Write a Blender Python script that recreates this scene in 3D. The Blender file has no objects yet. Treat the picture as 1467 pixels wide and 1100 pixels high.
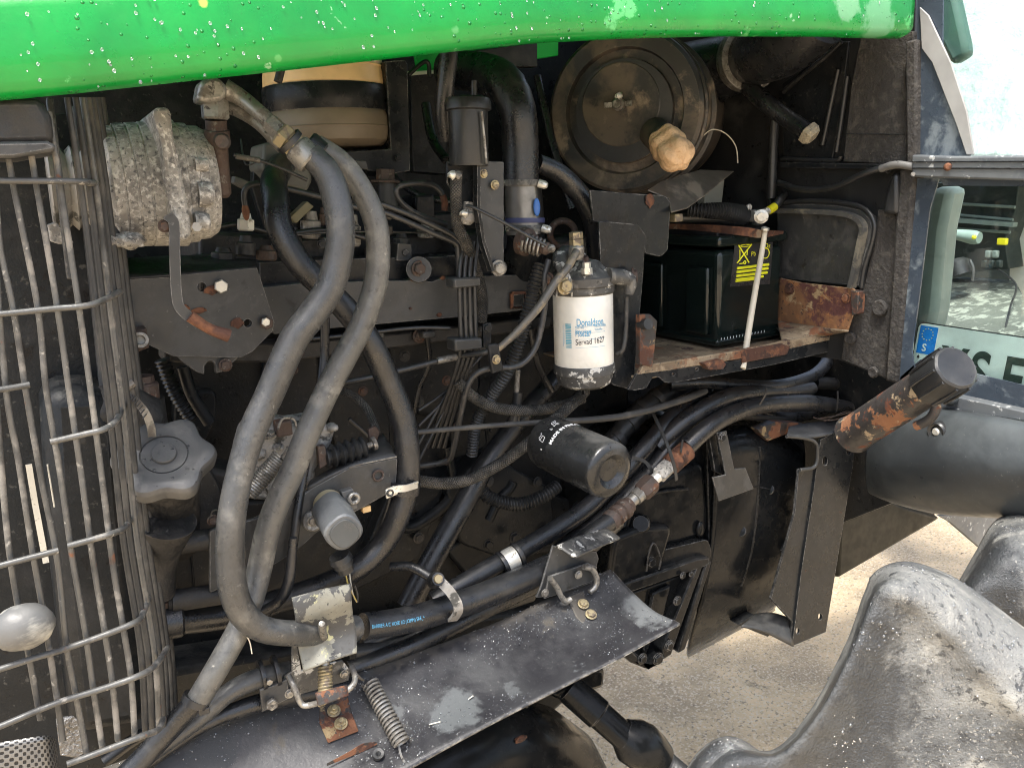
import bpy, math, random
from mathutils import Vector, Matrix
from mathutils.geometry import tessellate_polygon
random.seed(7)
sc = bpy.context.scene
COL = sc.collection

# ------------------------------------------------------------------ camera, sky, sun, exposure
W, H, F = 1467.0, 1100.0, 1150.0
YAW, PITCH, ROLL = math.radians(30), math.radians(13.5), math.radians(2.4)
CAM = Vector((0, 0, 1.45))
_f = Vector((math.sin(YAW) * math.cos(PITCH), math.cos(YAW) * math.cos(PITCH), -math.sin(PITCH)))
_r = Vector((math.cos(YAW), -math.sin(YAW), 0))
_u = _r.cross(_f)
R_ = _r * math.cos(ROLL) - _u * math.sin(ROLL)
U_ = _r * math.sin(ROLL) + _u * math.cos(ROLL)
cam_d = bpy.data.cameras.new('camera'); cam = bpy.data.objects.new('camera', cam_d); COL.objects.link(cam)
cam.matrix_world = Matrix(((R_.x, U_.x, -_f.x, CAM.x), (R_.y, U_.y, -_f.y, CAM.y), (R_.z, U_.z, -_f.z, CAM.z), (0, 0, 0, 1)))
cam_d.sensor_width = 36; cam_d.lens = 36 * F / W; cam_d.clip_start = .02; cam_d.clip_end = 3000
cam_d.dof.use_dof = False
sc.camera = cam

SUN_EL, SUN_AZ = math.radians(70), math.radians(228)      # the sun stands behind the photographer, veiled by cloud
wd = bpy.data.worlds.new("World"); sc.world = wd; wd.use_nodes = True
nt = wd.node_tree; nt.nodes.clear()
sky = nt.nodes.new('ShaderNodeTexSky'); sky.sky_type = 'NISHITA'; sky.sun_disc = False
sky.sun_elevation = SUN_EL; sky.sun_rotation = SUN_AZ; sky.dust_density = 4; sky.air_density = 1.0; sky.ozone_density = 1.0
bg = nt.nodes.new('ShaderNodeBackground'); bg.inputs[1].default_value = .10
hs = nt.nodes.new('ShaderNodeHueSaturation'); hs.inputs['Saturation'].default_value = .75
ow = nt.nodes.new('ShaderNodeOutputWorld')
nt.links.new(sky.outputs[0], hs.inputs['Color']); nt.links.new(hs.outputs[0], bg.inputs[0]); nt.links.new(bg.outputs[0], ow.inputs[0])
sl = bpy.data.lights.new('sun', 'SUN'); sl.energy = 1.5; sl.angle = math.radians(12); sl.color = (1, .965, .91)
so = bpy.data.objects.new('sun', sl); COL.objects.link(so)
sdir = Vector((math.sin(SUN_AZ) * math.cos(SUN_EL), math.cos(SUN_AZ) * math.cos(SUN_EL), math.sin(SUN_EL)))
so.rotation_euler = sdir.to_track_quat('Z', 'Y').to_euler(); so.location = (0, -3, 6)
sc.view_settings.view_transform = 'Standard'; sc.view_settings.look = 'None'
sc.view_settings.exposure = 1.98; sc.view_settings.gamma = 1
sc.cycles.filter_width = 1.05; sc.cycles.max_bounces = 6; sc.cycles.use_denoising = True
sc.cycles.transparent_max_bounces = 8

# ------------------------------------------------------------------ pixel-and-plane to place
def ray(u, v): return _f + R_ * ((u - W / 2) / F) + U_ * ((H / 2 - v) / F)
def P(u, v, y): d = ray(u, v); return CAM + d * (y / d.y)
def PX(u, v, x): d = ray(u, v); return CAM + d * (x / d.x)
def PD(u, v, dep): return CAM + ray(u, v) * dep
def depth(p): return (p - CAM).dot(_f)
def px(n, p): return n * depth(p) / F
def onplane(u, v, pl):
    if pl[0] == 'y': return P(u, v, pl[1])
    if pl[0] == 'x': return PX(u, v, pl[1])
    o, n = pl[1], pl[2]; d = ray(u, v); return CAM + d * ((o - CAM).dot(n) / d.dot(n))
def plane3(a, b, c):
    n = (b - a).cross(c - a).normalized(); return ('n', a, n)
def V3(t): return t if isinstance(t, Vector) else P(*t[:3])

# ------------------------------------------------------------------ materials
class NB:
    def __init__(s, name):
        s.m = bpy.data.materials.new(name); s.m.use_nodes = True; s.t = s.m.node_tree
        s.b = s.t.nodes['Principled BSDF']; s.pos = s.n('ShaderNodeNewGeometry').outputs['Position']
    def n(s, k, **kw):
        x = s.t.nodes.new(k)
        for a, b in kw.items(): setattr(x, a, b)
        return x
    def l(s, a, b): s.t.links.new(a, b)
    def math(s, op, a, b=None, clamp=False):
        x = s.n('ShaderNodeMath', operation=op, use_clamp=clamp)
        for i, q in enumerate((a, b)):
            if q is None: continue
            if isinstance(q, (int, float)): x.inputs[i].default_value = q
            else: s.l(q, x.inputs[i])
        return x.outputs[0]
    def noise(s, scale, detail=5, rough=.6, dist=0, vec=None):
        x = s.n('ShaderNodeTexNoise'); x.inputs['Scale'].default_value = scale; x.inputs['Detail'].default_value = detail
        x.inputs['Roughness'].default_value = rough; x.inputs['Distortion'].default_value = dist
        s.l(vec or s.pos, x.inputs['Vector']); return x.outputs[0]
    def ramp(s, val, lo, hi):
        x = s.n('ShaderNodeMapRange', clamp=True, interpolation_type='SMOOTHSTEP'); s.l(val, x.inputs[0])
        x.inputs[1].default_value = lo; x.inputs[2].default_value = hi; return x.outputs[0]
    def mix(s, fac, a, b):
        x = s.n('ShaderNodeMix', data_type='RGBA'); s.l(fac, x.inputs[0]) if not isinstance(fac, float) else None
        if isinstance(fac, float): x.inputs[0].default_value = fac
        for i, q in ((6, a), (7, b)):
            if isinstance(q, tuple): x.inputs[i].default_value = (*q[:3], 1)
            else: s.l(q, x.inputs[i])
        return x.outputs[2]
    def mixf(s, fac, a, b):
        x = s.n('ShaderNodeMix', data_type='FLOAT'); s.l(fac, x.inputs[0])
        for i, q in ((2, a), (3, b)):
            if isinstance(q, (int, float)): x.inputs[i].default_value = q
            else: s.l(q, x.inputs[i])
        return x.outputs[0]

def mat(name, base, rough=.5, metal=0., layers=(), bump=None, edge=None, drops=None, dust=None, coat=0, spec=.5, trans=0, extra=None):
    """layers: (colour, scale, lo, hi, rough or None, metal or None, detail); bump: (scale, strength); edge: (colour, radius, amount)"""
    k = NB(name); c = base; r = rough; me = metal
    v = k.noise(9, 4); c = k.mix(k.ramp(v, .25, .75), tuple(x * .8 for x in base), tuple(min(1, x * 1.2) for x in base))
    rr = k.mixf(k.ramp(k.noise(45, 5), .3, .7), max(0, rough - .09), min(1, rough + .09))
    mm = metal
    for L in layers:
        col, s_, lo, hi, lr, lm = L[:6]; det = L[6] if len(L) > 6 else 7
        f = k.ramp(k.noise(s_, det, .65, .3), lo, hi)
        c = k.mix(f, c, col)
        if lr is not None: rr = k.mixf(f, rr, lr)
        if lm is not None: mm = k.mixf(f, mm, lm)
    if dust:
        g = k.n('ShaderNodeNewGeometry'); sx = k.n('ShaderNodeSeparateXYZ'); k.l(g.outputs['Normal'], sx.inputs[0])
        up = k.ramp(sx.outputs[2], .0, 1.0); nn = k.ramp(k.noise(30, 6, .7), .35, .7)
        f = k.math('MULTIPLY', k.math('MULTIPLY', k.math('ADD', up, .12), nn), dust[1], True)
        c = k.mix(f, c, dust[0]); rr = k.mixf(f, rr, .85)
    if edge:
        bv = k.n('ShaderNodeBevel', samples=2); bv.inputs[0].default_value = edge[1]
        g = k.n('ShaderNodeNewGeometry'); d = k.n('ShaderNodeVectorMath', operation='DOT_PRODUCT')
        k.l(bv.outputs[0], d.inputs[0]); k.l(g.outputs['Normal'], d.inputs[1])
        e = k.ramp(d.outputs['Value'], .985, .90); nn = k.ramp(k.noise(70, 5, .7), .38, .62)
        f = k.math('MULTIPLY', k.math('MULTIPLY', e, nn), edge[2], True); c = k.mix(f, c, edge[0])
    hgt = None
    if bump: hgt = k.math('MULTIPLY', k.noise(bump[0], 6, .6), bump[1])
    if drops:      # beads of rain: one per Voronoi cell, random size, many cells empty
        sc_, dens, hs_ = drops
        vo = k.n('ShaderNodeTexVoronoi'); vo.inputs['Scale'].default_value = sc_; k.l(k.pos, vo.inputs['Vector'])
        sp = k.n('ShaderNodeSeparateColor'); k.l(vo.outputs['Color'], sp.inputs[0])
        rad = k.math('MULTIPLY', k.math('SUBTRACT', sp.outputs[0], 1 - dens, True), .33 / dens)
        patch = k.ramp(k.noise(7, 3), .40, .52); rad = k.math('MULTIPLY', rad, patch)
        q = k.math('SUBTRACT', 1.0, k.math('DIVIDE', vo.outputs['Distance'], k.math('ADD', rad, .0001)), True)
        dome = k.math('SQRT', q); isd = k.ramp(q, .0, .12)
        rr = k.mixf(isd, rr, .04); c = k.mix(k.math('MULTIPLY', isd, .25), c, (.02, .02, .02)) if max(base) < .5 and not coat else c
        if metal: mm = k.mixf(isd, mm, 0.)
        dh = k.math('MULTIPLY', k.math('MULTIPLY', dome, rad), hs_ / sc_ * 1000)
        hgt = dh if hgt is None else k.math('ADD', hgt, dh)
    if extra: c, rr, mm, hgt = extra(k, c, rr, mm, hgt)
    if isinstance(c, tuple): k.b.inputs['Base Color'].default_value = (*c, 1)
    else: k.l(c, k.b.inputs['Base Color'])
    k.l(rr, k.b.inputs['Roughness']) if not isinstance(rr, float) else None
    if isinstance(mm, (int, float)): k.b.inputs['Metallic'].default_value = mm
    else: k.l(mm, k.b.inputs['Metallic'])
    k.b.inputs['Specular IOR Level'].default_value = spec
    k.b.inputs['Coat Weight'].default_value = coat; k.b.inputs['Coat Roughness'].default_value = .06
    k.b.inputs['Transmission Weight'].default_value = trans
    if hgt is not None:
        b = k.n('ShaderNodeBump'); b.inputs['Strength'].default_value = 1; b.inputs['Distance'].default_value = .001
        k.l(hgt, b.inputs['Height']); k.l(b.outputs[0], k.b.inputs['Normal'])
    return k.m

RUST = (.075, .032, .020); RUST2 = (.175, .075, .038); DUSTC = (.15, .145, .135); BARE = (.55, .53, .50)
def _chalk(k, c, rr, mm, hgt):  # pale right-end patches are a painted reflection; the small ones are paint spots
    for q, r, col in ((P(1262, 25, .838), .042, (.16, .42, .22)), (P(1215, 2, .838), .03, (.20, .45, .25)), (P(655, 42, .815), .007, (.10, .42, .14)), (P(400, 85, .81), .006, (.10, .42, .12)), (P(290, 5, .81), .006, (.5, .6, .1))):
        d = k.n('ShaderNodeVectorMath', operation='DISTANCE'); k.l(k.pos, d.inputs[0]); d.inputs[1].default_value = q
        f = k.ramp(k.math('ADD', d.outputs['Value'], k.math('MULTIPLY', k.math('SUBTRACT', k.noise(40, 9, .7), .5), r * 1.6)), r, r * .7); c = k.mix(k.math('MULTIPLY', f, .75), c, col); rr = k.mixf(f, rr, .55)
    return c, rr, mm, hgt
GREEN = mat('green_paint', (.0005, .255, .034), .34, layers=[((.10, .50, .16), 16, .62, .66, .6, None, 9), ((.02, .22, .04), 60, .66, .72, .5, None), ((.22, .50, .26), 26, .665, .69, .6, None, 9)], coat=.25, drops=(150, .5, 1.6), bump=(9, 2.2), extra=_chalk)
GREENIN = mat('green_paint_inside', (.004, .40, .05), .5)
BLACK = mat('black_painted_steel', (.012, .014, .016), .30, layers=[((.028, .028, .028), 24, .5, .72, .5, None), ((.055, .054, .05), 120, .58, .68, .7, None, 9), (RUST, 30, .69, .72, .85, None, 9)], bump=(60, .35), edge=(BARE, .0016, .85), dust=(DUSTC, .10), spec=.24)
GREY = mat('dusty_grey_painted_steel', (.034, .036, .037), .45, layers=[((.062, .062, .060), 20, .50, .64, .65, None, 9), ((.015, .015, .015), 34, .60, .70, .5, None, 9), ((.12, .12, .115), 150, .63, .70, .7, None, 9), (RUST, 30, .71, .75, .85, None, 9)], bump=(80, .4), edge=(BARE, .0014, .7), dust=(DUSTC, .3))
CAST = mat('black_cast_iron', (.009, .011, .013), .34, layers=[((.024, .024, .024), 14, .48, .72, .65, None), ((.006, .006, .007), 40, .56, .7, .22, None), ((.06, .058, .052), 110, .60, .68, .7, None, 9)], bump=(240, .55), edge=((.13, .13, .13), .003, .4), dust=(DUSTC, .18), spec=.22)
CASTB = mat('brown_dusty_cast_iron', (.020, .020, .020), .5, layers=[((.042, .038, .033), 22, .46, .68, .8, None), ((.012, .012, .012), 50, .56, .66, .4, None), (RUST, 30, .66, .72, .9, None), ((.10, .095, .085), 140, .62, .70, .8, None, 9)], bump=(200, .8), edge=((.2, .18, .16), .003, .4))
TRANSM = mat('black_gloss_transmission_paint', (.008, .009, .010), .22, layers=[((.020, .019, .018), 9, .52, .8, .5, None)], bump=(9, .6), edge=((.3, .3, .3), .002, .7), dust=(DUSTC, .04), spec=.18)
def rubber(name, base, dustc, amt, rough=.6):
    return mat(name, base, rough, layers=[(dustc, 26, .48, .80, rough + .22, None, 10), (tuple(x * .5 for x in base), 90, .56, .66, rough, None, 10), (tuple(x * 1.1 for x in dustc), 130, .63, .70, .7, None, 10), (tuple(x * .35 for x in base), 34, .70, .715, .3, None, 8)], bump=(420, .45), dust=(dustc, amt), spec=.65)
HOSE = rubber('dusty_grey_rubber_hose', (.044, .046, .047), (.17, .165, .15), .50, .30)
HOSEB = rubber('pale_dusty_rubber_hose', (.080, .081, .077), (.27, .26, .23), .62, .36)
HOSED = rubber('black_rubber_hose', (.013, .014, .016), (.045, .044, .042), .30, .28)
HOSEDD = rubber('clean_black_rubber', (.014, .015, .016), (.035, .035, .034), .2, .4)
PIPE = mat('black_steel_pipe', (.035, .036, .037), .34, .25, layers=[((.09, .085, .08), 50, .55, .7, .5, None), (RUST, 44, .70, .74, .8, 0.)], edge=None, dust=(DUSTC, .3))
STEEL = mat('dull_zinc_steel', (.32, .31, .285), .42, .75, layers=[((.12, .11, .095), 50, .45, .60, .7, .2), ((.04, .038, .035), 90, .58, .66, .7, 0.), (RUST, 55, .66, .72, .9, 0.)], bump=(300, .4))
ZINC = mat('white_zinc_bolt', (.68, .67, .61), .4, .55, layers=[((.3, .27, .2), 130, .56, .66, .7, .2)], bump=(300, .3))
BRASS = mat('yellow_zinc_fitting', (.36, .30, .18), .45, .6, layers=[((.16, .13, .10), 70, .5, .62, .7, .3)], bump=(260, .4))
DIRTM = mat('grimy_grey_wire', (.11, .11, .105), .45, .35, layers=[((.22, .205, .18), 26, .50, .64, .7, 0.), (RUST2, 30, .63, .68, .9, 0.), ((.05, .05, .048), 12, .50, .66, .6, .2), ((.35, .33, .29), 90, .62, .70, .8, 0.)], bump=(200, .5))
DIRTD = mat('grimy_dark_wire', (.038, .038, .037), .55, .1, layers=[((.085, .08, .07), 16, .48, .65, .7, 0.)], bump=(200, .4))
ALU = mat('oxidised_aluminium', (.36, .345, .31), .68, .2, layers=[((.18, .17, .155), 12, .46, .62, .8, 0., 4), ((.08, .08, .08), 210, .52, .64, .8, 0., 9), ((.54, .52, .48), 170, .48, .66, .8, 0., 10), ((.10, .10, .095), 26, .56, .68, .8, 0., 10)], bump=(200, 1.4), edge=((.6, .58, .55), .003, .5))
ALUD = mat('grimy_aluminium_casting', (.30, .29, .27), .6, .3, layers=[((.06, .06, .055), 38, .52, .60, .8, 0., 8), ((.5, .48, .44), 60, .60, .66, .7, .2, 8)], bump=(120, 2), edge=((.5, .48, .45), .003, .4))
PEEL = mat('peeling_paint_over_metal', (.060, .060, .058), .5, layers=[((.15, .145, .13), 60, .50, .62, .6, 0., 8), ((.55, .54, .50), 48, .575, .59, .55, .2, 9), ((.035, .033, .03), 100, .60, .66, .8, 0., 8)], bump=(90, 1.2))
PEELY = mat('peeling_olive_grey_latch', (.23, .225, .185), .55, .1, layers=[((.19, .185, .15), 30, .45, .6, .6, 0., 8), ((.060, .060, .058), 26, .50, .515, .6, 0., 9), ((.36, .35, .20), 40, .62, .66, .7, 0., 9), ((.05, .048, .045), 140, .60, .66, .7, 0., 8)], bump=(80, 1.2), edge=((.62, .6, .5), .003, .8))
RUSTM = mat('heavy_rust', RUST, .85, layers=[(RUST2, 20, .46, .58, .9, None, 9), ((.045, .022, .016), 40, .52, .60, .8, None, 9), ((.24, .18, .12), 28, .57, .64, .85, None, 9), ((.05, .04, .035), 130, .60, .66, .8, None, 9)], bump=(90, 2.6))
RUSTP = mat('paint_flaking_over_rust', (.035, .032, .03), .5, layers=[(RUST2, 18, .50, .53, .9, None, 9), (RUST, 40, .50, .60, .9, None, 9), ((.26, .19, .10), 34, .60, .63, .85, None, 9)], bump=(70, 2))
RUSTBR = mat('rust_brown_fitting', (.075, .052, .042), .7, .2, layers=[((.12, .055, .03), 45, .55, .63, .9, 0.), ((.16, .15, .13), 90, .58, .66, .8, 0.), ((.06, .05, .045), 30, .54, .64, .7, .2)], bump=(150, 1.5))
RUSTPIPE = mat('orange_rust_on_filler_pipe', (.050, .046, .044), .40, .1, layers=[((.26, .12, .06), 15, .53, .54, .8, 0., 9), ((.15, .055, .03), 36, .56, .62, .9, 0., 9), ((.36, .28, .18), 34, .58, .63, .8, 0., 9)], bump=(60, 2))
CREAM = mat('yellowed_translucent_plastic', (.80, .56, .28), .45, layers=[((.52, .36, .18), 9, .52, .75, .5, None), ((.12, .08, .04), 130, .70, .74, .8, None)])
CREAMD = mat('grimy_yellowed_plastic', (.20, .16, .115), .5, layers=[((.20, .16, .11), 9, .45, .7, .6, None)])  # lower tank: shading and stain both put into a darker plastic
PLASTIC = mat('black_moulded_plastic', (.018, .019, .020), .35, layers=[((.05, .05, .048), 16, .54, .75, .6, None)], bump=(260, .3), dust=(DUSTC, .12), edge=((.12, .12, .12), .002, .4))
CAPM = mat('dusty_grey_plastic_cap', (.075, .077, .078), .42, layers=[((.125, .122, .115), 16, .47, .62, .55, None), ((.05, .05, .05), 80, .64, .68, .3, None)], bump=(200, .3), drops=(130, .35, .8))
BATT = mat('black_gloss_battery_case', (.007, .012, .011), .16, layers=[((.03, .034, .032), 12, .56, .8, .4, None)], bump=(12, .5), edge=((.2, .21, .2), .0015, .5))
CLEANER = mat('dusty_black_air_cleaner', (.024, .024, .023), .42, layers=[((.12, .097, .074), 9, .40, .62, .7, None, 6), ((.27, .215, .16), 13, .52, .66, .8, None, 8), ((.02, .02, .02), 30, .58, .70, .4, None, 8)], bump=(14, .4), edge=((.4, .37, .3), .0015, .4))
FOAM = mat('dusty_foam_lining', (.040, .037, .034), .85, layers=[((.070, .064, .056), 55, .5, .62, .9, None), ((.03, .028, .026), 18, .5, .7, .9, None), ((.28, .26, .22), 220, .68, .72, .9, None)], bump=(130, 4))
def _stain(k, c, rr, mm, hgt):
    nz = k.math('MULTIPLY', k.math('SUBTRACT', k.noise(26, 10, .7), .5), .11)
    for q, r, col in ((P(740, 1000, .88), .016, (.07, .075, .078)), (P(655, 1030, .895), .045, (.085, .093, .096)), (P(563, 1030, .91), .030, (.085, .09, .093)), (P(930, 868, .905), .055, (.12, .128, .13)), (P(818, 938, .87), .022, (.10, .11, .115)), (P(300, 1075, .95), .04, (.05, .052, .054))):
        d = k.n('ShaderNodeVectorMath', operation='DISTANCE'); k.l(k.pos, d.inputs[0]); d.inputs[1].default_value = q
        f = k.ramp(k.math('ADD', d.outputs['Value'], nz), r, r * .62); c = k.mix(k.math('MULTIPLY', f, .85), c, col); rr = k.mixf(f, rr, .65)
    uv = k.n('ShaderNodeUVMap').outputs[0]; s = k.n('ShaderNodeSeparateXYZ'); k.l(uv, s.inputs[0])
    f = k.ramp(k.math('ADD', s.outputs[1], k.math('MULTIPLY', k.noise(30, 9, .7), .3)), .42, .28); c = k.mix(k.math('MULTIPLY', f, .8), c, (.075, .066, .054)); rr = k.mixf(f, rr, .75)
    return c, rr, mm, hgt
def _wet(k, c, rr, mm, hgt):
    uv = k.n('ShaderNodeUVMap').outputs[0]; s = k.n('ShaderNodeSeparateXYZ'); k.l(uv, s.inputs[0])
    n1 = k.math('MULTIPLY', k.math('SUBTRACT', k.noise(18, 10, .72), .5), .75)
    f = k.math('MULTIPLY', k.ramp(k.math('ADD', s.outputs[0], n1), .58, .44), k.ramp(k.math('ADD', s.outputs[1], n1), .12, .26))
    c = k.mix(k.math('MULTIPLY', f, .88), c, (.032, .035, .038)); rr = k.mixf(f, rr, .28); return c, rr, mm, hgt
PANEL = mat('rain_wet_black_flap', (.022, .022, .025), .36, layers=[((.10, .112, .118), 4.2, .56, .63, .7, None, 10), ((.040, .041, .043), 9, .45, .7, .5, None, 9), ((.10, .10, .098), 210, .62, .68, .6, None, 6), ((.060, .053, .043), 13, .60, .68, .7, None, 9)], bump=(90, .5), edge=((.75, .71, .62), .003, 1), extra=_stain)
TYRE = mat('wet_dusty_tyre_rubber', (.085, .090, .092), .5, layers=[((.19, .192, .182), 5, .40, .60, .75, None, 10), ((.33, .325, .29), 9, .48, .64, .8, None, 10), ((.05, .053, .055), 60, .55, .63, .4, None, 10), ((.30, .29, .26), 240, .55, .66, .8, None, 9), ((.04, .042, .044), 330, .58, .66, .5, None, 9)], bump=(300, 2.6), extra=_wet)
CONC = mat('sandy_concrete', (.68, .52, .32), .9, layers=[((.42, .325, .21), 2.6, .46, .64, .9, None, 9), ((.12, .09, .06), 7, .63, .74, .8, None, 10), ((.74, .63, .47), 130, .50, .64, .95, None, 3), ((.28, .22, .155), 90, .54, .66, .9, None, 9), ((.10, .08, .06), 26, .66, .71, .9, None, 9)], bump=(130, 9))
def whiteish(n, c, r=.5): return mat(n, c, r)
WHITE = mat('white_filter_label', (.80, .79, .73), .35, layers=[((.66, .64, .56), 16, .56, .75, .4, None)], coat=.2)
PWHITE = whiteish('white_plate_enamel', (.74, .82, .78), .35); PBLUE = whiteish('blue_plate_band', (.01, .22, .72), .35)
INKB = whiteish('blue_print', (.10, .36, .58)); INKC = whiteish('cyan_print', (.12, .42, .55)); INKK = whiteish('pen_ink', (.03, .03, .04)); INKW = whiteish('white_print', (.7, .71, .72))
INKY = whiteish('yellow_print', (.80, .80, .03)); INKG = whiteish('green_black_plate_letter', (.03, .05, .04)); YEL = whiteish('yellow_tape', (.80, .74, .02))
TIE = whiteish('pale_plastic_tie', (.62, .57, .46), .5); TIEB = mat('black_cable_tie', (.03, .03, .03), .4)
TAPE = mat('crumpled_masking_tape', (.70, .47, .27), .6, layers=[((.50, .30, .15), 40, .55, .7, .7, None)], bump=(90, 5))
SEAL = mat('grey_rubber_seal', (.055, .056, .055), .55, layers=[((.17, .155, .12), 20, .5, .6, .8, None)], bump=(120, .6), dust=((.3, .27, .2), .5))
FENDER = mat('worn_black_plastic_fender', (.034, .039, .042), .36, layers=[((.070, .080, .084), 6, .45, .75, .5, None, 9), ((.10, .105, .10), 150, .62, .70, .6, None, 9)], bump=(40, .4), edge=((.3, .3, .28), .002, .5))
FRAME = mat('grey_scuffed_cab_frame', (.12, .13, .135), .5, layers=[((.09, .10, .11), 14, .48, .6, .5, None), ((.42, .43, .42), 50, .58, .64, .7, None)], bump=(60, .8))
PRIMER = mat('blue_black_glass_border', (.045, .060, .080), .35, layers=[((.15, .18, .20), 16, .5, .64, .6, None, 8)], bump=(120, .6))
BRICK = mat('pale_plaster_wall', (.62, .64, .60), .8, layers=[((.5, .52, .48), 6, .5, .7, .9, None)])
DARKIN = whiteish('dark_cab_trim', (.02, .03, .028), .5); GREYIN = whiteish('grey_cab_trim', (.20, .25, .23), .5)
MAT_ = mat('ribbed_rubber_floor_mat', (.12, .13, .11), .8, layers=[((.3, .32, .27), 40, .5, .6, .8, None)], bump=(60, 5))
def _braid(k, c, rr, mm, hgt):
    uv = k.n('ShaderNodeUVMap').outputs[0]; s = k.n('ShaderNodeSeparateXYZ'); k.l(uv, s.inputs[0])
    a = k.math('MULTIPLY', s.outputs[0], 1500.); b = k.math('MULTIPLY', s.outputs[1], 2 * math.pi * 11)
    w1 = k.math('SINE', k.math('ADD', a, b)); w2 = k.math('SINE', k.math('SUBTRACT', a, b))
    w = k.math('MAXIMUM', w1, w2); m = k.ramp(w, .2, .9)
    c = k.mix(k.math('MULTIPLY', m, k.math('MULTIPLY', k.ramp(k.noise(40, 6), .4, .65), .8)), c, (.17, .16, .14)); return c, rr, mm, k.math('MULTIPLY', w, 1.2)
TRAYM = mat('dusty_tan_rusty_tray', (.17, .125, .080), .85, layers=[((.30, .235, .155), 24, .46, .60, .9, None, 10), (RUST2, 16, .54, .60, .9, None, 10), ((.055, .03, .024), 22, .58, .63, .85, None, 10), ((.05, .045, .04), 120, .57, .66, .8, None, 9)], bump=(110, 2.4), edge=((.42, .34, .22), .003, .8))
WALLM = mat('flaking_orange_rust_wall', (.19, .095, .045), .8, layers=[((.09, .035, .032), 10, .48, .56, .7, None, 9), ((.34, .25, .14), 18, .56, .62, .85, None, 10), ((.26, .12, .05), 40, .52, .62, .9, None, 9), ((.04, .025, .02), 100, .60, .66, .8, None, 9)], bump=(70, 2.6), edge=((.45, .36, .22), .003, .9))
BRAID = mat('braided_hose_cover', (.032, .032, .030), .7, layers=[((.12, .11, .095), 30, .5, .7, .9, None)], extra=_braid)
def _perf(k, c, rr, mm, hgt):
    uv = k.n('ShaderNodeUVMap').outputs[0]; s = k.n('ShaderNodeSeparateXYZ'); k.l(uv, s.inputs[0])
    a = k.math('MULTIPLY', s.outputs[0], 2 * math.pi); b = k.math('MULTIPLY', s.outputs[1], 2 * math.pi)
    w = k.math('ADD', k.math('COSINE', k.math('ADD', a, b)), k.math('COSINE', k.math('SUBTRACT', a, b))); m = k.ramp(w, .2, .7)
    return k.mix(m, c, (.008, .008, .008)), rr, k.mixf(m, .7, 0.), k.math('MULTIPLY', m, -2.)
PERF = mat('perforated_steel', (.22, .215, .205), .4, .7, layers=[((.2, .2, .19), 30, .5, .65, .6, .5)], extra=_perf)
gl = NB('tinted_safety_glass'); gl.b.inputs['Base Color'].default_value = (.86, .96, .93, 1); gl.b.inputs['Roughness'].default_value = .02
gl.b.inputs['Transmission Weight'].default_value = 1; gl.b.inputs['IOR'].default_value = 1.45; GLASS = gl.m

# ------------------------------------------------------------------ object helpers
WLOC = {}
def tagit(o, label=None, cat=None, group=None, kind=None):
    if label: o['label'] = label
    if cat: o['category'] = cat
    if group: o['group'] = group
    if kind: o['kind'] = kind
    return o
def empty(name, loc, label, cat, group=None):
    o = bpy.data.objects.new(name, None); COL.objects.link(o); o.location = loc; o.empty_display_size = .05
    WLOC[o] = Vector(loc); return tagit(o, label, cat, group)
def link(o, wloc, parent):
    COL.objects.link(o); WLOC[o] = Vector(wloc)
    if parent is not None: o.parent = parent; o.location = Vector(wloc) - WLOC[parent]
    else: o.location = wloc
    return o
T = empty('tractor', (.9, 1.3, 0), 'green tractor with its side open, showing a grimy black engine, hoses and filters', 'tractor')
def obj(name, verts, faces, m, parent=T, lab=None, smooth=True, ang=38, bevel=0, uv=None, seg=2, subs=0, solid=0):
    c = sum(verts, Vector()) / len(verts)
    me = bpy.data.meshes.new(name); me.from_pydata([v - c for v in verts], [], faces)
    if uv:
        L = me.uv_layers.new(name='uv')
        for lp in me.loops: L.data[lp.index].uv = uv[lp.vertex_index]
    me.materials.append(m); me.update()
    o = bpy.data.objects.new(name, me); link(o, c, parent)
    if smooth:
        for p in me.polygons: p.use_smooth = True
        if not subs: me.set_sharp_from_angle(angle=math.radians(ang))
    if solid: s = o.modifiers.new('thick', 'SOLIDIFY'); s.thickness = solid; s.offset = 0
    if bevel:
        b = o.modifiers.new('bevel', 'BEVEL'); b.width = bevel; b.segments = seg; b.limit_method = 'ANGLE'; b.angle_limit = math.radians(32); b.harden_normals = False
    if subs: s = o.modifiers.new('smooth', 'SUBSURF'); s.levels = s.render_levels = subs
    if lab: o['label'] = lab
    return o
def catmull(pts, k=10):
    out = []; n = len(pts)
    for i in range(n - 1):
        p0 = pts[max(i - 1, 0)]; p1 = pts[i]; p2 = pts[i + 1]; p3 = pts[min(i + 2, n - 1)]
        for j in range(k):
            t = j / k
            out.append(.5 * ((2 * p1) + (p2 - p0) * t + (2 * p0 - 5 * p1 + 4 * p2 - p3) * t * t + (3 * p1 - p0 - 3 * p2 + p3) * t ** 3))
    out.append(pts[-1].copy()); return out
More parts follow.
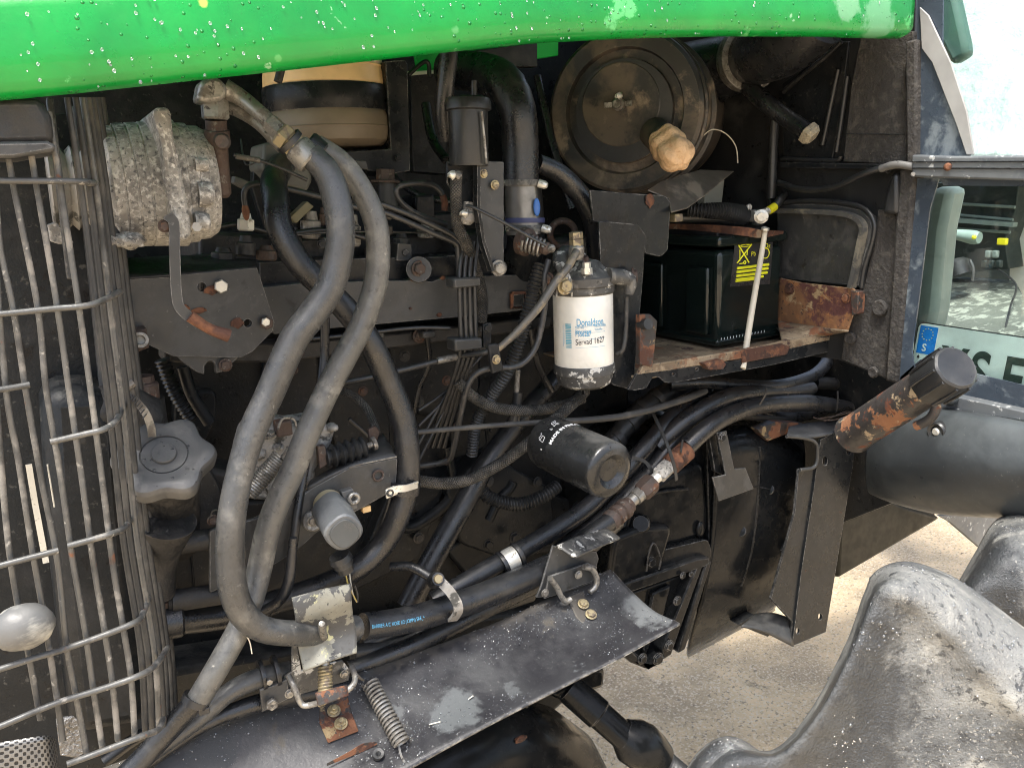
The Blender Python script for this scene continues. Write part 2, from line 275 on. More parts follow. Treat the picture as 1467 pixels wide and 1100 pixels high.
def tube(name, pts, r, m, parent=T, lab=None, n=16, rib=0, ribd=.13, lin=False, sec=None, step=None, rw=None, bevel=0, blunt=False, wav=0):
    """pts: (u, v, y) or world vectors; r in px (list allowed) or rw in metres; sec=(a,b) makes a rectangular bar"""
    w = [V3(p) for p in pts]; rs = [rw] * len(w) if rw else [px(r[i] if isinstance(r, (list, tuple)) else r, p) for i, p in enumerate(w)]
    w4 = [Vector((*p, q)) for p, q in zip(w, rs)]
    path = w4 if lin else catmull(w4, 12)
    ds = [0]
    for a, b in zip(path, path[1:]): ds.append(ds[-1] + (b - a).xyz.length)
    L = ds[-1]; r0 = sum(rs) / len(rs)
    if lin: samp = path; sd = ds
    else:
        st = step or r0 * .7
        if rib: st = rib / 5
        N = min(900, max(4, int(L / st))); samp = []; sd = []; k = 0
        for i in range(N + 1):
            d = L * i / N
            while k < len(ds) - 2 and ds[k + 1] < d: k += 1
            t = (d - ds[k]) / max(1e-9, ds[k + 1] - ds[k]); samp.append(path[k].lerp(path[k + 1], min(1, max(0, t)))); sd.append(d)
    vs, fs, uv = [], [], []
    nrm = None; N = len(samp)
    if sec: n = 4
    for i, s in enumerate(samp):
        p = s.xyz; a = samp[max(0, i - 1)].xyz; b = samp[min(N - 1, i + 1)].xyz; t = (b - a).normalized()
        if lin and 0 < i < N - 1:
            t = ((samp[i].xyz - a).normalized() + (b - samp[i].xyz).normalized()).normalized()
        if nrm is None: nrm = t.cross(Vector((0, 1, 0.01))).normalized()
        nrm = (nrm - t * nrm.dot(t)).normalized(); bn = t.cross(nrm)
        rr = s.w
        if rib: rr *= 1 + ribd * math.sin(2 * math.pi * sd[i] / rib)
        if wav: rr *= 1 + wav * math.sin(sd[i] * 37 + len(pts)) * math.sin(sd[i] * 91)
        for j in range(n):
            if sec:
                x, y = [(-1, -1), (1, -1), (1, 1), (-1, 1)][j]; q = p + nrm * (x * rr * sec[0]) + bn * (y * rr * sec[1])
            else:
                th = 2 * math.pi * j / n; q = p + nrm * (math.cos(th) * rr) + bn * (math.sin(th) * rr)
            vs.append(q); uv.append((sd[i], j / n))
        if i:
            o = (i - 1) * n
            for j in range(n): fs.append((o + j, o + (j + 1) % n, o + n + (j + 1) % n, o + n + j))
    fs.append(tuple(range(n - 1, -1, -1))); fs.append(tuple(range((N - 1) * n, N * n)))
    return obj(name, vs, fs, m, parent, lab, uv=uv, bevel=bevel, ang=50)
def lathe(name, A, B, prof, m, parent=T, lab=None, n=40, world=False, lobes=None, bevel=0, uvk=None, lobemin=0):
    """prof: (radius px at A, fraction along A to B)"""
    A, B = V3(A), V3(B); ax = B - A; k = 1 if world else depth(A) / F
    t = ax.normalized(); e1 = t.cross(Vector((0, 0, 1)))
    if e1.length < .1: e1 = t.cross(Vector((1, 0, 0)))
    e1.normalize(); e2 = t.cross(e1); vs, fs, uv = [], [], []
    for i, (r, s) in enumerate(prof):
        for j in range(n):
            th = 2 * math.pi * j / n; q = r * k * (1 + lobes[1] * (math.cos(lobes[0] * th + .6)) if lobes and r >= lobemin else 1)
            vs.append(A + ax * s + e1 * (math.cos(th) * q) + e2 * (math.sin(th) * q))
            uv.append((j / n * (uvk[0] if uvk else 1), s * (uvk[1] if uvk else 1)))
        if i:
            o = (i - 1) * n
            for j in range(n): fs.append((o + j, o + n + j, o + n + (j + 1) % n, o + (j + 1) % n))
    fs.append(tuple(range(n))); fs.append(tuple(range(len(vs) - 1, len(vs) - n - 1, -1)))
    return obj(name, vs, fs, m, parent, lab, uv=uv, bevel=bevel, ang=30)
def plate(name, pts, pl, th, m, parent=T, lab=None, holes=(), bevel=.0012, vec=None, rnd=0, seg=2):
    """outline in px on a plane, given a real thickness away from the eye; holes: (u, v, rx[, ry])"""
    if pl[0] == 'y': nn = Vector((0, 1, 0))
    elif pl[0] == 'x': nn = Vector((1, 0, 0))
    else: nn = pl[2] * (1 if pl[2].dot(_f) > 0 else -1)
    ex = (vec or nn) * th
    out = list(pts)
    if rnd:
        q = []; N = len(out)
        for i in range(N):
            a, b, c = Vector(out[i - 1]), Vector(out[i]), Vector(out[(i + 1) % N])
            r = min(rnd, (a - b).length * .45, (c - b).length * .45); s = b + (a - b).normalized() * r; e = b + (c - b).normalized() * r
            for t in (0, .25, .5, .75, 1): q.append(tuple((1 - t) ** 2 * s + 2 * t * (1 - t) * b + t * t * e))
        out = q
    loops = [[onplane(u, v, pl) for u, v in out]]
    for h in holes:
        ry = h[3] if len(h) > 3 else h[2]
        loops.append([onplane(h[0] + h[2] * math.cos(a * math.pi / 8), h[1] - ry * math.sin(a * math.pi / 8), pl) for a in range(16)])
    flat = [p for lp in loops for p in lp]; N = len(flat); fs = []
    tris = tessellate_polygon([[p for p in lp] for lp in loops])
    if not holes: fs = [tuple(range(N)), tuple(range(2 * N - 1, N - 1, -1))]
    else:
        for a, b, c in tris: fs.append((a, b, c)); fs.append((c + N, b + N, a + N))
    o = 0
    for lp in loops:
        k = len(lp)
        for i in range(k): fs.append((o + i, o + N + i, o + N + (i + 1) % k, o + (i + 1) % k))
        o += k
    ob = obj(name, flat + [p + ex for p in flat], fs, m, parent, lab, bevel=0 if holes else bevel, seg=seg)
    import bmesh
    bm = bmesh.new(); bm.from_mesh(ob.data); bmesh.ops.recalc_face_normals(bm, faces=bm.faces); bm.to_mesh(ob.data); bm.free()
    if not rnd: 
        for p in ob.data.polygons: p.use_smooth = True
    ob.data.set_sharp_from_angle(angle=math.radians(30))
    return ob
def sheet(name, rows, m, parent=T, lab=None, th=.002, k=6, cross=5, mod=None, uvs=None):
    """rows of points (all the same count), smoothed both ways, given thickness"""
    R = [catmull([V3(p) for p in r], k) for r in rows]; C = list(zip(*R)); G = [catmull(list(c), cross) for c in C]
    nu, nv = len(G), len(G[0]); vs = []; uv = []
    for i in range(nu):
        for j in range(nv):
            p = G[i][j]; vs.append(mod(p, i / (nu - 1), j / (nv - 1)) if mod else p); uv.append((i / (nu - 1) * (uvs[0] if uvs else 1), j / (nv - 1) * (uvs[1] if uvs else 1)))
    fs = [(i * nv + j, i * nv + j + 1, (i + 1) * nv + j + 1, (i + 1) * nv + j) for i in range(nu - 1) for j in range(nv - 1)]
    return obj(name, vs, fs, m, parent, lab, solid=th, uv=uv, ang=60)
def box(name, c, s, m, parent=T, lab=None, rot=None, bevel=.002, seg=2):
    c = V3(c); M = rot or Matrix.Identity(3)
    vs = [c + M @ Vector((x * s[0] / 2, y * s[1] / 2, z * s[2] / 2)) for x in (-1, 1) for y in (-1, 1) for z in (-1, 1)]
    return obj(name, vs, [(0, 1, 3, 2), (4, 6, 7, 5), (0, 4, 5, 1), (2, 3, 7, 6), (0, 2, 6, 4), (1, 5, 7, 3)], m, parent, lab, bevel=bevel, seg=seg)
def ball(name, c, rx, ry, rz, m, parent=T, lab=None, lump=0, n=20, seed=0):
    c = V3(c); vs, fs = [], []; k = n // 2; rnd = random.Random(seed)
    ph = [rnd.uniform(0, 6) for _ in range(6)]
    for i in range(k + 1):
        a = math.pi * i / k
        for j in range(n):
            b = 2 * math.pi * j / n; d = Vector((math.sin(a) * math.cos(b), math.sin(a) * math.sin(b), math.cos(a)))
            q = 1 + lump * (math.sin(d.x * 5 + ph[0]) * math.sin(d.y * 6 + ph[1]) + .6 * math.sin(d.z * 9 + ph[2] + d.x * 7))
            vs.append(c + Vector((d.x * rx, d.y * ry, d.z * rz)) * q)
        if i:
            for j in range(n): fs.append(((i - 1) * n + j, i * n + j, i * n + (j + 1) % n, (i - 1) * n + (j + 1) % n))
    return obj(name, vs, fs, m, parent, lab, ang=80)
_bolt = {}
def bolt(u, v, y, r, m=None, parent=T, nd=(0, -1, 0), name='bolt', washer=True, h=.6, lab=None, at=None, stud=False):
    """hex head with washer, shared mesh, turned to face along nd"""
    m = m or STEEL; key = (m.name, washer, h, stud)
    if key not in _bolt:
        vs, fs = [], []
        def ring(rad, z, n, ph=0):
            o = len(vs); vs.extend(Vector((rad * math.cos(2 * math.pi * i / n + ph), rad * math.sin(2 * math.pi * i / n + ph), z)) for i in range(n)); return o
        def side(a, b, n): fs.extend((a + i, a + (i + 1) % n, b + (i + 1) % n, b + i) for i in range(n))
        if washer:
            a = ring(1.32, -.1, 20); b = ring(1.32, .12, 20); c = ring(1.25, .16, 20); side(a, b, 20); side(b, c, 20); fs.append(tuple(range(c, c + 20)))
        a = ring(1, 0, 6, .3); b = ring(1, h + .02, 6, .3); c = ring(.86, h + .14, 6, .3); side(a, b, 6); side(b, c, 6); fs.append(tuple(range(c, c + 6)))
        if stud:
            a = ring(.52, h, 12); b = ring(.52, h + .75, 12); c = ring(.42, h + .85, 12); side(a, b, 12); side(b, c, 12); fs.append(tuple(range(c, c + 12)))
        me = bpy.data.meshes.new(name); me.from_pydata(vs, [], fs); me.materials.append(m); _bolt[key] = me
    p = at or P(u, v, y); o = bpy.data.objects.new(name, _bolt[key]); link(o, p, parent)
    q = px(r, p) * .8; o.scale = (q, q, q); z = Vector(nd).normalized()
    o.rotation_euler = z.to_track_quat('Z', 'Y').to_euler(); 
    if lab: o['label'] = lab
    return o
def band(name, A, B, r, m, parent=T, lab=None, t=.12, n=28):
    return lathe(name, A, B, [(r * .93, 0), (r * (1 + t), 0), (r * (1 + t) * 1.01, .15), (r * (1 + t) * 1.01, .85), (r * (1 + t), 1), (r * .93, 1)], m, parent, lab, n=n)
def ringtube(name, c, nd, r, w, m, parent=T, lab=None, n=36, a0=0, a1=2 * math.pi):
    c = V3(c); z = Vector(nd).normalized(); e1 = z.cross(Vector((0, 0, 1))).normalized(); e2 = z.cross(e1)
    return tube(name, [c + (e1 * math.cos(a0 + (a1 - a0) * i / n) + e2 * math.sin(a0 + (a1 - a0) * i / n)) * r for i in range(n + 1)], 1, m, parent, lab, rw=w, n=8, lin=True)
def coil(name, A, B, r, wr, turns, m, parent=T, lab=None):
    A, B = V3(A), V3(B); z = (B - A).normalized(); e1 = z.cross(Vector((0, .3, 1))).normalized(); e2 = z.cross(e1); R = px(r, A); N = int(turns * 14)
    return tube(name, [A.lerp(B, i / N) + (e1 * math.cos(i / 14 * 2 * math.pi) + e2 * math.sin(i / 14 * 2 * math.pi)) * R for i in range(N + 1)], 1, m, parent, lab, rw=px(wr, A), n=6, lin=True)
def text(name, s, size, fn, m, parent, lift=.0006, sx=1., bold=0):
    cu = bpy.data.curves.new(name, 'FONT'); cu.body = s; cu.size = size; cu.align_x = 'LEFT'; cu.offset = bold
    t = bpy.data.objects.new(name, cu); COL.objects.link(t); dg = bpy.context.evaluated_depsgraph_get(); dg.update()
    me = bpy.data.meshes.new_from_object(t.evaluated_get(dg)); bpy.data.objects.remove(t)
    vs = [fn(v.co.x * sx, v.co.y) for v in me.vertices]; fs = [tuple(p.vertices) for p in me.polygons]
    return obj(name, vs, fs, m, parent, smooth=False)
def onflat(o, ex, ey): return lambda x, y: o + ex * x + ey * y

# ------------------------------------------------------------------ setting
def ground():
    n = 60; vs, fs = [], []; S = 600.
    xs = [-S, -60, -12] + [-6 + i * .25 for i in range(57)] + [12, 60, S]
    for x in xs:
        for y in xs: vs.append(Vector((x, y + 1, .004 * math.sin(x * 3.1 + y) * math.sin(y * 2.3) if abs(x) < 9 and abs(y) < 9 else 0)))
    k = len(xs)
    fs = [(i * k + j, (i + 1) * k + j, (i + 1) * k + j + 1, i * k + j + 1) for i in range(k - 1) for j in range(k - 1)]
    o = obj('ground', vs, fs, CONC, None); tagit(o, 'pale sandy concrete yard under the tractor', None, None, 'structure')
ground()

# ------------------------------------------------------------------ hood
def hood():
    edge = [(-330, 158), (-120, 147), (0, 137), (120, 126), (250, 112), (400, 96), (600, 74), (760, 57), (900, 50), (1040, 47), (1180, 48), (1270, 51), (1300, 51), (1305, 48.5)]
    vs, fs = [], []; n = 0
    for i, (u, v) in enumerate(edge):
        y = .80 + .045 * max(0, u) / 1300; b = P(u, v, y); last = i == len(edge) - 1
        prof = [(.030, .006), (.014, -.001), (.004, .002), (0, .006), (-.0015, .010), (-.0015, .03), (-.0015, .064), (.0005, .069), (.010, .086), (.024, .20), (.03, .26), (.12, .31), (.45, .35), (.80, .31), (.90, .26), (.92, .12), (.92, -.02)]
        n = len(prof)
        for (dy, dz) in prof: vs.append(Vector((b.x, b.y + dy, b.z + dz)))
        if i:
            o = (i - 1) * n
            for j in range(n - 1): fs.append((o + j, o + n + j, o + n + j + 1, o + j + 1))
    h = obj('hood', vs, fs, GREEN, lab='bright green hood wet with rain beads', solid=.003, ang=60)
    # drips clinging to the lower lip
    rnd = random.Random(3); dv, df = [], []
    for _ in range(170):
        u = rnd.uniform(0, 1290); i = max(j for j in range(len(edge)) if edge[j][0] <= u); t = (u - edge[i][0]) / (edge[i + 1][0] - edge[i][0]); vb = edge[i][1] * (1 - t) + edge[i + 1][1] * t
        y = .80 + .045 * max(0, u) / 1300; low = rnd.random() < .07
        c = P(u, vb + .5 if low else vb - rnd.uniform(12, 125), y - (.001 if low else .004)); r = rnd.uniform(.0006, .0016); o = len(dv)
        for a in range(5):
            for b in range(8):
                th = a / 4 * math.pi; ph = b / 8 * 2 * math.pi; dv.append(c + Vector((math.sin(th) * math.cos(ph) * r, math.sin(th) * math.sin(ph) * r * .45, math.cos(th) * r * 1.15)))
        for a in range(4):
            for b in range(8): df.append((o + a * 8 + b, o + a * 8 + 8 + b, o + a * 8 + 8 + (b + 1) % 8, o + a * 8 + (b + 1) % 8))
    global WATER
    w = NB('rain_water'); WATER = w.m; w.b.inputs['Roughness'].default_value = .02; w.b.inputs['Transmission Weight'].default_value = .97; w.b.inputs['IOR'].default_value = 1.4; w.b.inputs['Coat Weight'].default_value = 1; w.b.inputs['Coat IOR'].default_value = 1.6; w.b.inputs['Coat Roughness'].default_value = .08; w.b.inputs['Base Color'].default_value = (.9, .93, .95, 1)
    tagit(obj('water_drop', dv, df, w.m, ang=80), None, None, None, 'stuff')
    # inner liner, pale strip painted as a lit slit, black crossbar in the gap
    plate('hood_liner', [(595, 78), (600, 105), (720, 92), (800, 80), (800, 40), (595, 50)], ('y', 1.36), .01, GREENIN)
    plate('hood_edge_seam', [(583, 103), (725, 93), (725, 97), (583, 109)], ('y', 1.35), .004, mat('light_slit_paint', (.7, .75, .6), .5))
    tube('liner_rod', [(585, 108, 1.3), (606, 90, 1.3), (614, 92, 1.3), (615, 110, 1.3)], 3, HOSEDD)
    plate('liner_bar', [(660, 75), (770, 62), (770, 96), (700, 96), (640, 86)], ('y', 1.34), .02, PLASTIC)
hood()

# ------------------------------------------------------------------ dark hull behind everything: light-blocking far side, block, rail
plate('far_side_light_block', [(-250, -160), (960, -160), (960, 660), (-250, 800)], ('y', 1.62), .02, CAST)  # dark sheet added behind the engine to keep light out of the gaps
plate('engine_block', [(150, 400), (420, 392), (900, 400), (905, 700), (880, 860), (780, 940), (420, 1130), (130, 1150)], ('y', 1.30), .25, CAST, bevel=.01, lab='large black engine block behind the hoses')
plate('cylinder_head', [(285, 330), (420, 340), (640, 335), (760, 330), (780, 420), (400, 420), (285, 420)], ('y', 1.25), .2, CASTB, bevel=.006)
# ribs, pads and pockets cast into the block
for q, th in (([(560, 470), (690, 465), (690, 560), (640, 600), (560, 590)], .03), ([(470, 480), (555, 480), (560, 640), (500, 700), (470, 600)], .02), ([(640, 700), (700, 650), (790, 700), (800, 790), (720, 800), (660, 780)], .05), ([(560, 700), (640, 690), (600, 800), (500, 850)], .03), ([(250, 560), (310, 560), (310, 600), (290, 640), (250, 610)], .03), ([(640, 560), (690, 560), (700, 640), (650, 660)], .02), ([(380, 510), (460, 505), (460, 600), (380, 600)], .025), ([(640, 790), (760, 700), (830, 720), (800, 800), (690, 850)], .03)):
    plate('block_pad', q, ('y', 1.30 - th), th + .02, CAST, bevel=.008, rnd=10, seg=3)
tube('block_rib', [(700, 745, 1.25), (715, 715, 1.25), (730, 700, 1.25), (735, 690, 1.25)], 7, CAST)
tube('block_rib', [(820, 735, 1.24), (850, 700, 1.24), (870, 690, 1.24)], 7, CAST)
tube('block_rib', [(560, 745, 1.26), (590, 755, 1.26), (640, 720, 1.26), (650, 690, 1.26)], 8, CAST)
tube('block_rib', [(640, 640, 1.27), (650, 700, 1.27), (625, 740, 1.27)], 6, CAST)
for b in ((738, 770, 1.22, 9), (735, 768, 1.3, 3), (620, 812, 1.25, 7), (705, 615, 1.26, 7)): bolt(*b, m=CAST)
plate('engine_rail', [(372, 412), (420, 407), (480, 404), (545, 402), (585, 402), (596, 398), (618, 404), (634, 398), (700, 395), (768, 393), (768, 438), (740, 446), (650, 455), (560, 463), (480, 470), (392, 479)], ('y', 1.14), .08, GREY, bevel=.004, lab='long dark grey rail along the engine side', rnd=3)
plate('rail_shelf', [(372, 376), (480, 371), (560, 369), (640, 368), (640, 366), (770, 360), (768, 402), (372, 416)], ('y', 1.165), .10, BLACK, bevel=.004)
plate('lower_rail', [(235, 490), (400, 492), (560, 478), (700, 462), (790, 452), (790, 470), (700, 482), (560, 500), (400, 520), (345, 520), (235, 520)], ('y', 1.20), .06, CASTB, bevel=.004)
lathe('rail_boss', (600, 386, 1.13), (600, 386, 1.18), [(0, 0), (18, 0), (19, .1), (19, 1)], GREY, n=24)
bolt(600, 385, 1.13, 11, RUSTBR, lab='rust-capped bolt on the engine rail'); bolt(601, 481, 1.19, 10, RUSTBR); bolt(717, 384, 1.10, 10, STEEL)
tube('square_rust_boss', [(733, 420, 1.135), (733, 441, 1.135), (753, 440, 1.135), (753, 419, 1.135), (733, 420, 1.135)], 2.2, RUSTM, lin=True, sec=(1, 1))
plate('pad_plate', [(735, 422), (751, 421), (751, 438), (735, 439)], ('y', 1.134), .004, BLACK)
for q in ((634, 398, 5, 3), (588, 442, 3, 2), (629, 451, 5, 3), (590, 401, 3, 1.5)): ball('rust_flake', P(q[0], q[1], 1.139), q[2] * .001, .001, q[3] * .001, RUSTM, lump=.3, n=8)
plate('rail_tab', [(570, 348), (590, 350), (590, 374), (568, 374)], ('y', 1.16), .03, GREY); bolt(580, 362, 1.16, 6, GREY, washer=False)

# ------------------------------------------------------------------ cluttered cylinder head top
rnd = random.Random(11)
for (u, v, y, r, L, m) in ((352, 318, 1.15, 12, 26, ZINC), (352, 352, 1.15, 14, 30, CASTB), (320, 365, 1.14, 17, 22, CASTB), (382, 362, 1.15, 15, 22, RUSTBR), (445, 322, 1.2, 15, 40, ALUD), (462, 310, 1.2, 6, 26, RUSTBR), (610, 330, 1.2, 12, 22, ALUD), (505, 330, 1.2, 12, 46, ALUD), (575, 345, 1.2, 12, 25, GREY), (420, 345, 1.2, 12, 40, GREY), (535, 360, 1.2, 13, 30, CASTB), (660, 340, 1.2, 12, 30, GREY)):
    lathe('injector_nut' if m is ZINC else 'injector_body', P(u, v + L / 2, y), P(u, v - L / 2, y), [(0, 0), (r * .8, 0), (r, .08), (r, .62), (r * .7, .68), (r * .55, .98), (0, 1)], m, n=6 if m is ZINC else 12)
for (u, v, a, b, m) in ((300, 372, 44, 16, CASTB), (560, 300, 36, 14, CAST), (480, 372, 60, 10, CAST), (415, 318, 18, 34, CAST), (630, 318, 50, 26, CAST), (505, 292, 34, 20, CAST), (600, 300, 30, 40, CAST)):
    p = P(u, v, 1.24); box('head_block', p, (px(a, p), .06, px(b, p)), m, bevel=.004)
plate('tan_plug', [(415, 312), (440, 288), (450, 296), (425, 320)], ('y', 1.18), .02, mat('olive_plastic', (.16, .15, .09), .6)); plate('tan_plug', [(336, 252), (362, 262), (356, 274), (335, 262)], ('y', 1.18), .02, CAPM)
tube('head_wire', [(422, 337, 1.17), (500, 332, 1.17), (640, 334, 1.17)], 1.6, PIPE)
tube('fuel_line', [(352, 300, 1.12), (350, 275, 1.12), (362, 264, 1.12), (390, 266, 1.12), (450, 280, 1.12), (520, 300, 1.12), (560, 312, 1.12)], 4.2, PIPE)
ball('rusty_line_end', P(352, 303, 1.12), .005, .005, .012, RUSTM)
tube('fuel_line', [(640, 322, 1.12), (600, 308, 1.12), (575, 290, 1.12), (568, 272, 1.12), (582, 264, 1.12), (615, 264, 1.12), (632, 276, 1.12), (637, 300, 1.12)], 4.3, PIPE)
tube('rusty_line_end', [(634, 280, 1.118), (637, 290, 1.118), (637, 302, 1.118)], 4.8, RUSTM)
for dy, r in ((0, 4.2), (8, 4.2)):
    tube('fuel_line', [(545, 292 + dy * 1.3, 1.10), (580, 305 + dy * 1.4, 1.10), (620, 323 + dy * 1.4, 1.10), (652, 340 + dy, 1.10), (664 - dy, 362, 1.10), (665 - dy, 400, 1.10)], r, PIPE)
lathe('rusty_cap', P(552, 262, 1.2), P(552, 243, 1.2), [(0, 0), (22, 0), (22, .15), (14, .2), (14, 1), (0, 1.02)], RUSTBR, n=8); lathe('cap_neck', P(556, 300, 1.2), P(554, 258, 1.2), [(0, 0), (14, 0), (12, 1), (0, 1)], GREY)

rnd = random.Random(21)      # bolts, plugs and small lines seen dimly on the block
for (u, v, y, r) in ((580, 510, 1.27, 8), (640, 545, 1.27, 7), (520, 560, 1.28, 7), (600, 575, 1.27, 8), (655, 610, 1.27, 6), (700, 690, 1.25, 8), (640, 660, 1.27, 6), (565, 720, 1.27, 7), (600, 770, 1.26, 8), (770, 690, 1.24, 7), (700, 780, 1.25, 8), (780, 760, 1.24, 7), (420, 530, 1.27, 7), (445, 590, 1.27, 6), (275, 575, 1.27, 7), (690, 500, 1.19, 6), (775, 470, 1.19, 6), (520, 505, 1.19, 6), (430, 505, 1.19, 6), (545, 385, 1.16, 6), (660, 388, 1.16, 6), (450, 388, 1.16, 6), (500, 318, 1.2, 6), (590, 322, 1.2, 5), (330, 345, 1.15, 6), (395, 352, 1.15, 6), (460, 350, 1.15, 6)):
    bolt(u, v, y, r, rnd.choice((CAST, CASTB, GREY, RUSTBR)))
for q, r, m in (([(500, 600, 1.2), (540, 640, 1.2), (560, 700, 1.22), (545, 760, 1.24)], 3, PIPE), ([(610, 470, 1.17), (615, 520, 1.2), (600, 560, 1.22), (590, 620, 1.24)], 4, HOSED), ([(760, 470, 1.16), (770, 520, 1.17), (790, 560, 1.18)], 5, HOSED), ([(400, 480, 1.15), (430, 486, 1.15), (500, 480, 1.15), (590, 470, 1.14), (645, 470, 1.12)], 3.2, HOSEDD), ([(300, 330, 1.18), (340, 322, 1.18), (400, 335, 1.18), (470, 330, 1.18), (540, 345, 1.17)], 4, HOSEDD), ([(560, 250, 1.28), (600, 280, 1.25), (650, 290, 1.22)], 5, HOSED), ([(715, 300, 1.2), (760, 380, 1.2), (775, 420, 1.2)], 5, HOSED), ([(610, 150, 1.4), (620, 200, 1.36), (640, 230, 1.3)], 7, HOSED), ([(770, 110, 1.4), (790, 200, 1.35), (820, 300, 1.3)], 6, HOSED)):
    tube('engine_line', q, r, m, n=10)
for (u, v, a, b) in ((610, 478, 20, 10), (540, 478, 14, 12), (690, 470, 16, 9), (470, 345, 22, 12), (550, 330, 18, 14), (400, 300, 14, 18)):
    p = P(u, v, 1.18); box('clip_block', p, (px(a, p), .03, px(b, p)), rnd.choice((GREY, CASTB)), bevel=.003)
# ------------------------------------------------------------------ expansion tank
def tank():
    b, t_ = P(475, 214, 1.30), P(472, 60, 1.30); L = (t_ - b).length; k = lambda v: (214 - v) / 154
    a = lathe('expansion_tank', P(475, 214, 1.30), Vector((b.x, b.y, b.z + L)), [(0, k(128)), (84, k(128)), (86, k(124)), (85, k(110)), (80, k(88)), (77, k(75)), (60, k(64)), (0, k(60))], CREAM, lab='yellowed plastic coolant tank under the hood', n=56)
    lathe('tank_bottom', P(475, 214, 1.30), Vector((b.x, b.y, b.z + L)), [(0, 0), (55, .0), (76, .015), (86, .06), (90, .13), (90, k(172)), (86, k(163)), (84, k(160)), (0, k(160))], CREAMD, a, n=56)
    lathe('tank_strap', P(475, 214, 1.30), Vector((b.x, b.y, b.z + L)), [(0, k(163)), (87, k(163)), (88.5, k(160)), (88.5, k(130)), (87, k(127)), (0, k(127))], BLACK, a, n=56)
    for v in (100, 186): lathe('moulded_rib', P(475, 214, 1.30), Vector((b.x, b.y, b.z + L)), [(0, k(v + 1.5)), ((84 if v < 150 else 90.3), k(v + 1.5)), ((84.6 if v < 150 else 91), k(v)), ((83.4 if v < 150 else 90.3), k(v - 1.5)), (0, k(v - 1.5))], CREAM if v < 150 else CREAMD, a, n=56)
    tube('tank_neck', [(398, 118, 1.18), (402, 102, 1.18), (404, 88, 1.18)], 6, CASTB, a)
tank()
plate('tank_bracket', [(552, 88), (580, 86), (584, 92), (588, 245), (560, 250), (530, 245), (470, 232), (455, 220), (560, 214)], ('y', 1.22), .10, BLACK)
plate('tank_bracket', [(588, 100), (640, 100), (640, 250), (592, 246)], ('y', 1.45), .05, CAST)
plate('tank_shelf', [(480, 230), (525, 230), (528, 243), (478, 238)], ('y', 1.19), .05, GREY)
bolt(571, 226, 1.215, 5, CAST)
plate('olive_cover', [(378, 205), (400, 202), (440, 228), (448, 258), (440, 275), (395, 262), (375, 240)], ('y', 1.16), .08, mat('olive_grey_cover', (.10, .10, .085), .6), bevel=.004)
plate('grey_heat_plate', [(365, 215), (385, 215), (400, 300), (420, 340), (380, 330), (362, 270)], ('y', 1.22), .02, CAST)

# ------------------------------------------------------------------ alternator
def alternator():
    a = lathe('alternator', P(132, 268, 1.02), P(306, 262, 1.02), [(0, 0), (52, 0), (60, .03), (62, .08), (80, .10), (86, .13), (86.5, .20), (85, .205), (85, .215), (87, .22), (87.5, .30), (86, .305), (86, .315), (88, .32), (88.5, .40), (87, .405), (87, .415), (89, .42), (90, .56), (92, .57), (92, .70), (88, .715), (87, .80), (84, .81), (83, .90), (76, .97), (62, .99), (0, 1)], ALU, lab='heavily oxidised white and grey alternator', n=56)
    plate('mounting_ear', [(219, 160), (224, 154), (240, 154), (245, 161), (248, 190), (256, 225), (266, 275), (274, 322), (274, 338), (264, 346), (250, 342), (245, 300), (238, 262), (232, 205), (222, 172)], ('y', .925), .13, ALU, a, bevel=.004, rnd=5)
    for (u, v, r, L) in ((283, 236, 9, 15), (287, 278, 17, 18), (283, 318, 13, 17)):
        lathe('case_lug', P(u - 4, v, .955), P(u + L, v, .955), [(0, 0), (r, 0), (r, .85), (r * .85, 1), (0, 1)], ALU, a, n=18)
    lathe('lug_bolt', P(282, 325, .94), P(282, 325, .925), [(0, 0), (7, 0), (7, 1), (0, 1)], STEEL, a, n=6)
    cA, cB = P(132, 268, 1.02), P(306, 262, 1.02); R = px(87.5, cA)
    rnd = random.Random(5)
    ball('corroded_lump', P(185, 345, .96), .016, .012, .009, ALU, a, lump=.2); ball('corroded_lump', P(160, 345, .96), .012, .01, .008, ALU, a, lump=.2)
    lathe('pulley', P(70, 270, 1.02), P(125, 270, 1.02), [(0, 0), (56, 0), (60, .05), (52, .2), (60, .35), (52, .5), (60, .65), (52, .8), (60, .95), (0, 1)], ALUD, a)
alternator()
tube('adjuster_strap', [(240, 318, .915), (246, 312, .915), (250, 330, .915), (250, 360, .915), (253, 425, .915), (262, 446, .915), (290, 466, .915), (326, 480, .915)], 6, GREY, lin=False, sec=(1.2, .5), lab='bent flat strap below the alternator')
tube('strap_end', [(272, 453, .912), (300, 471, .912), (328, 481, .912)], 8.5, RUSTM, n=12, wav=.15)
bolt(236, 324, .92, 9, RUSTBR)

# ------------------------------------------------------------------ bracket plate with bolts
bp = plate('alternator_bracket', [(160, 402), (245, 397), (262, 394), (368, 384), (376, 408), (393, 462), (390, 475), (362, 503), (345, 512), (248, 510), (215, 495), (190, 480), (160, 468)], ('y', 1.06), .012, GREY, holes=[(289, 411, 6.5), (355, 463, 6)], lab='dark grey steel plate below the alternator')
sheet('bracket_top', [[(150, 402, 1.062), (262, 394, 1.062), (368, 384, 1.062)], [(150, 374, 1.14), (262, 368, 1.14), (366, 374, 1.14)]], CASTB, bp, th=.004)
plate('bracket_tab', [(250, 508), (345, 508), (338, 516), (318, 533), (309, 535), (308, 522), (303, 517), (298, 518), (293, 525), (293, 537), (283, 534), (262, 520)], ('y', 1.066), .01, GREY, bp)
bolt(316, 410, 1.055, 12.5, ZINC, bp, washer=False); bolt(381, 462, 1.055, 12, RUSTBR, bp, washer=False); bolt(380, 461, 1.05, 8, ZINC, bp, washer=False)
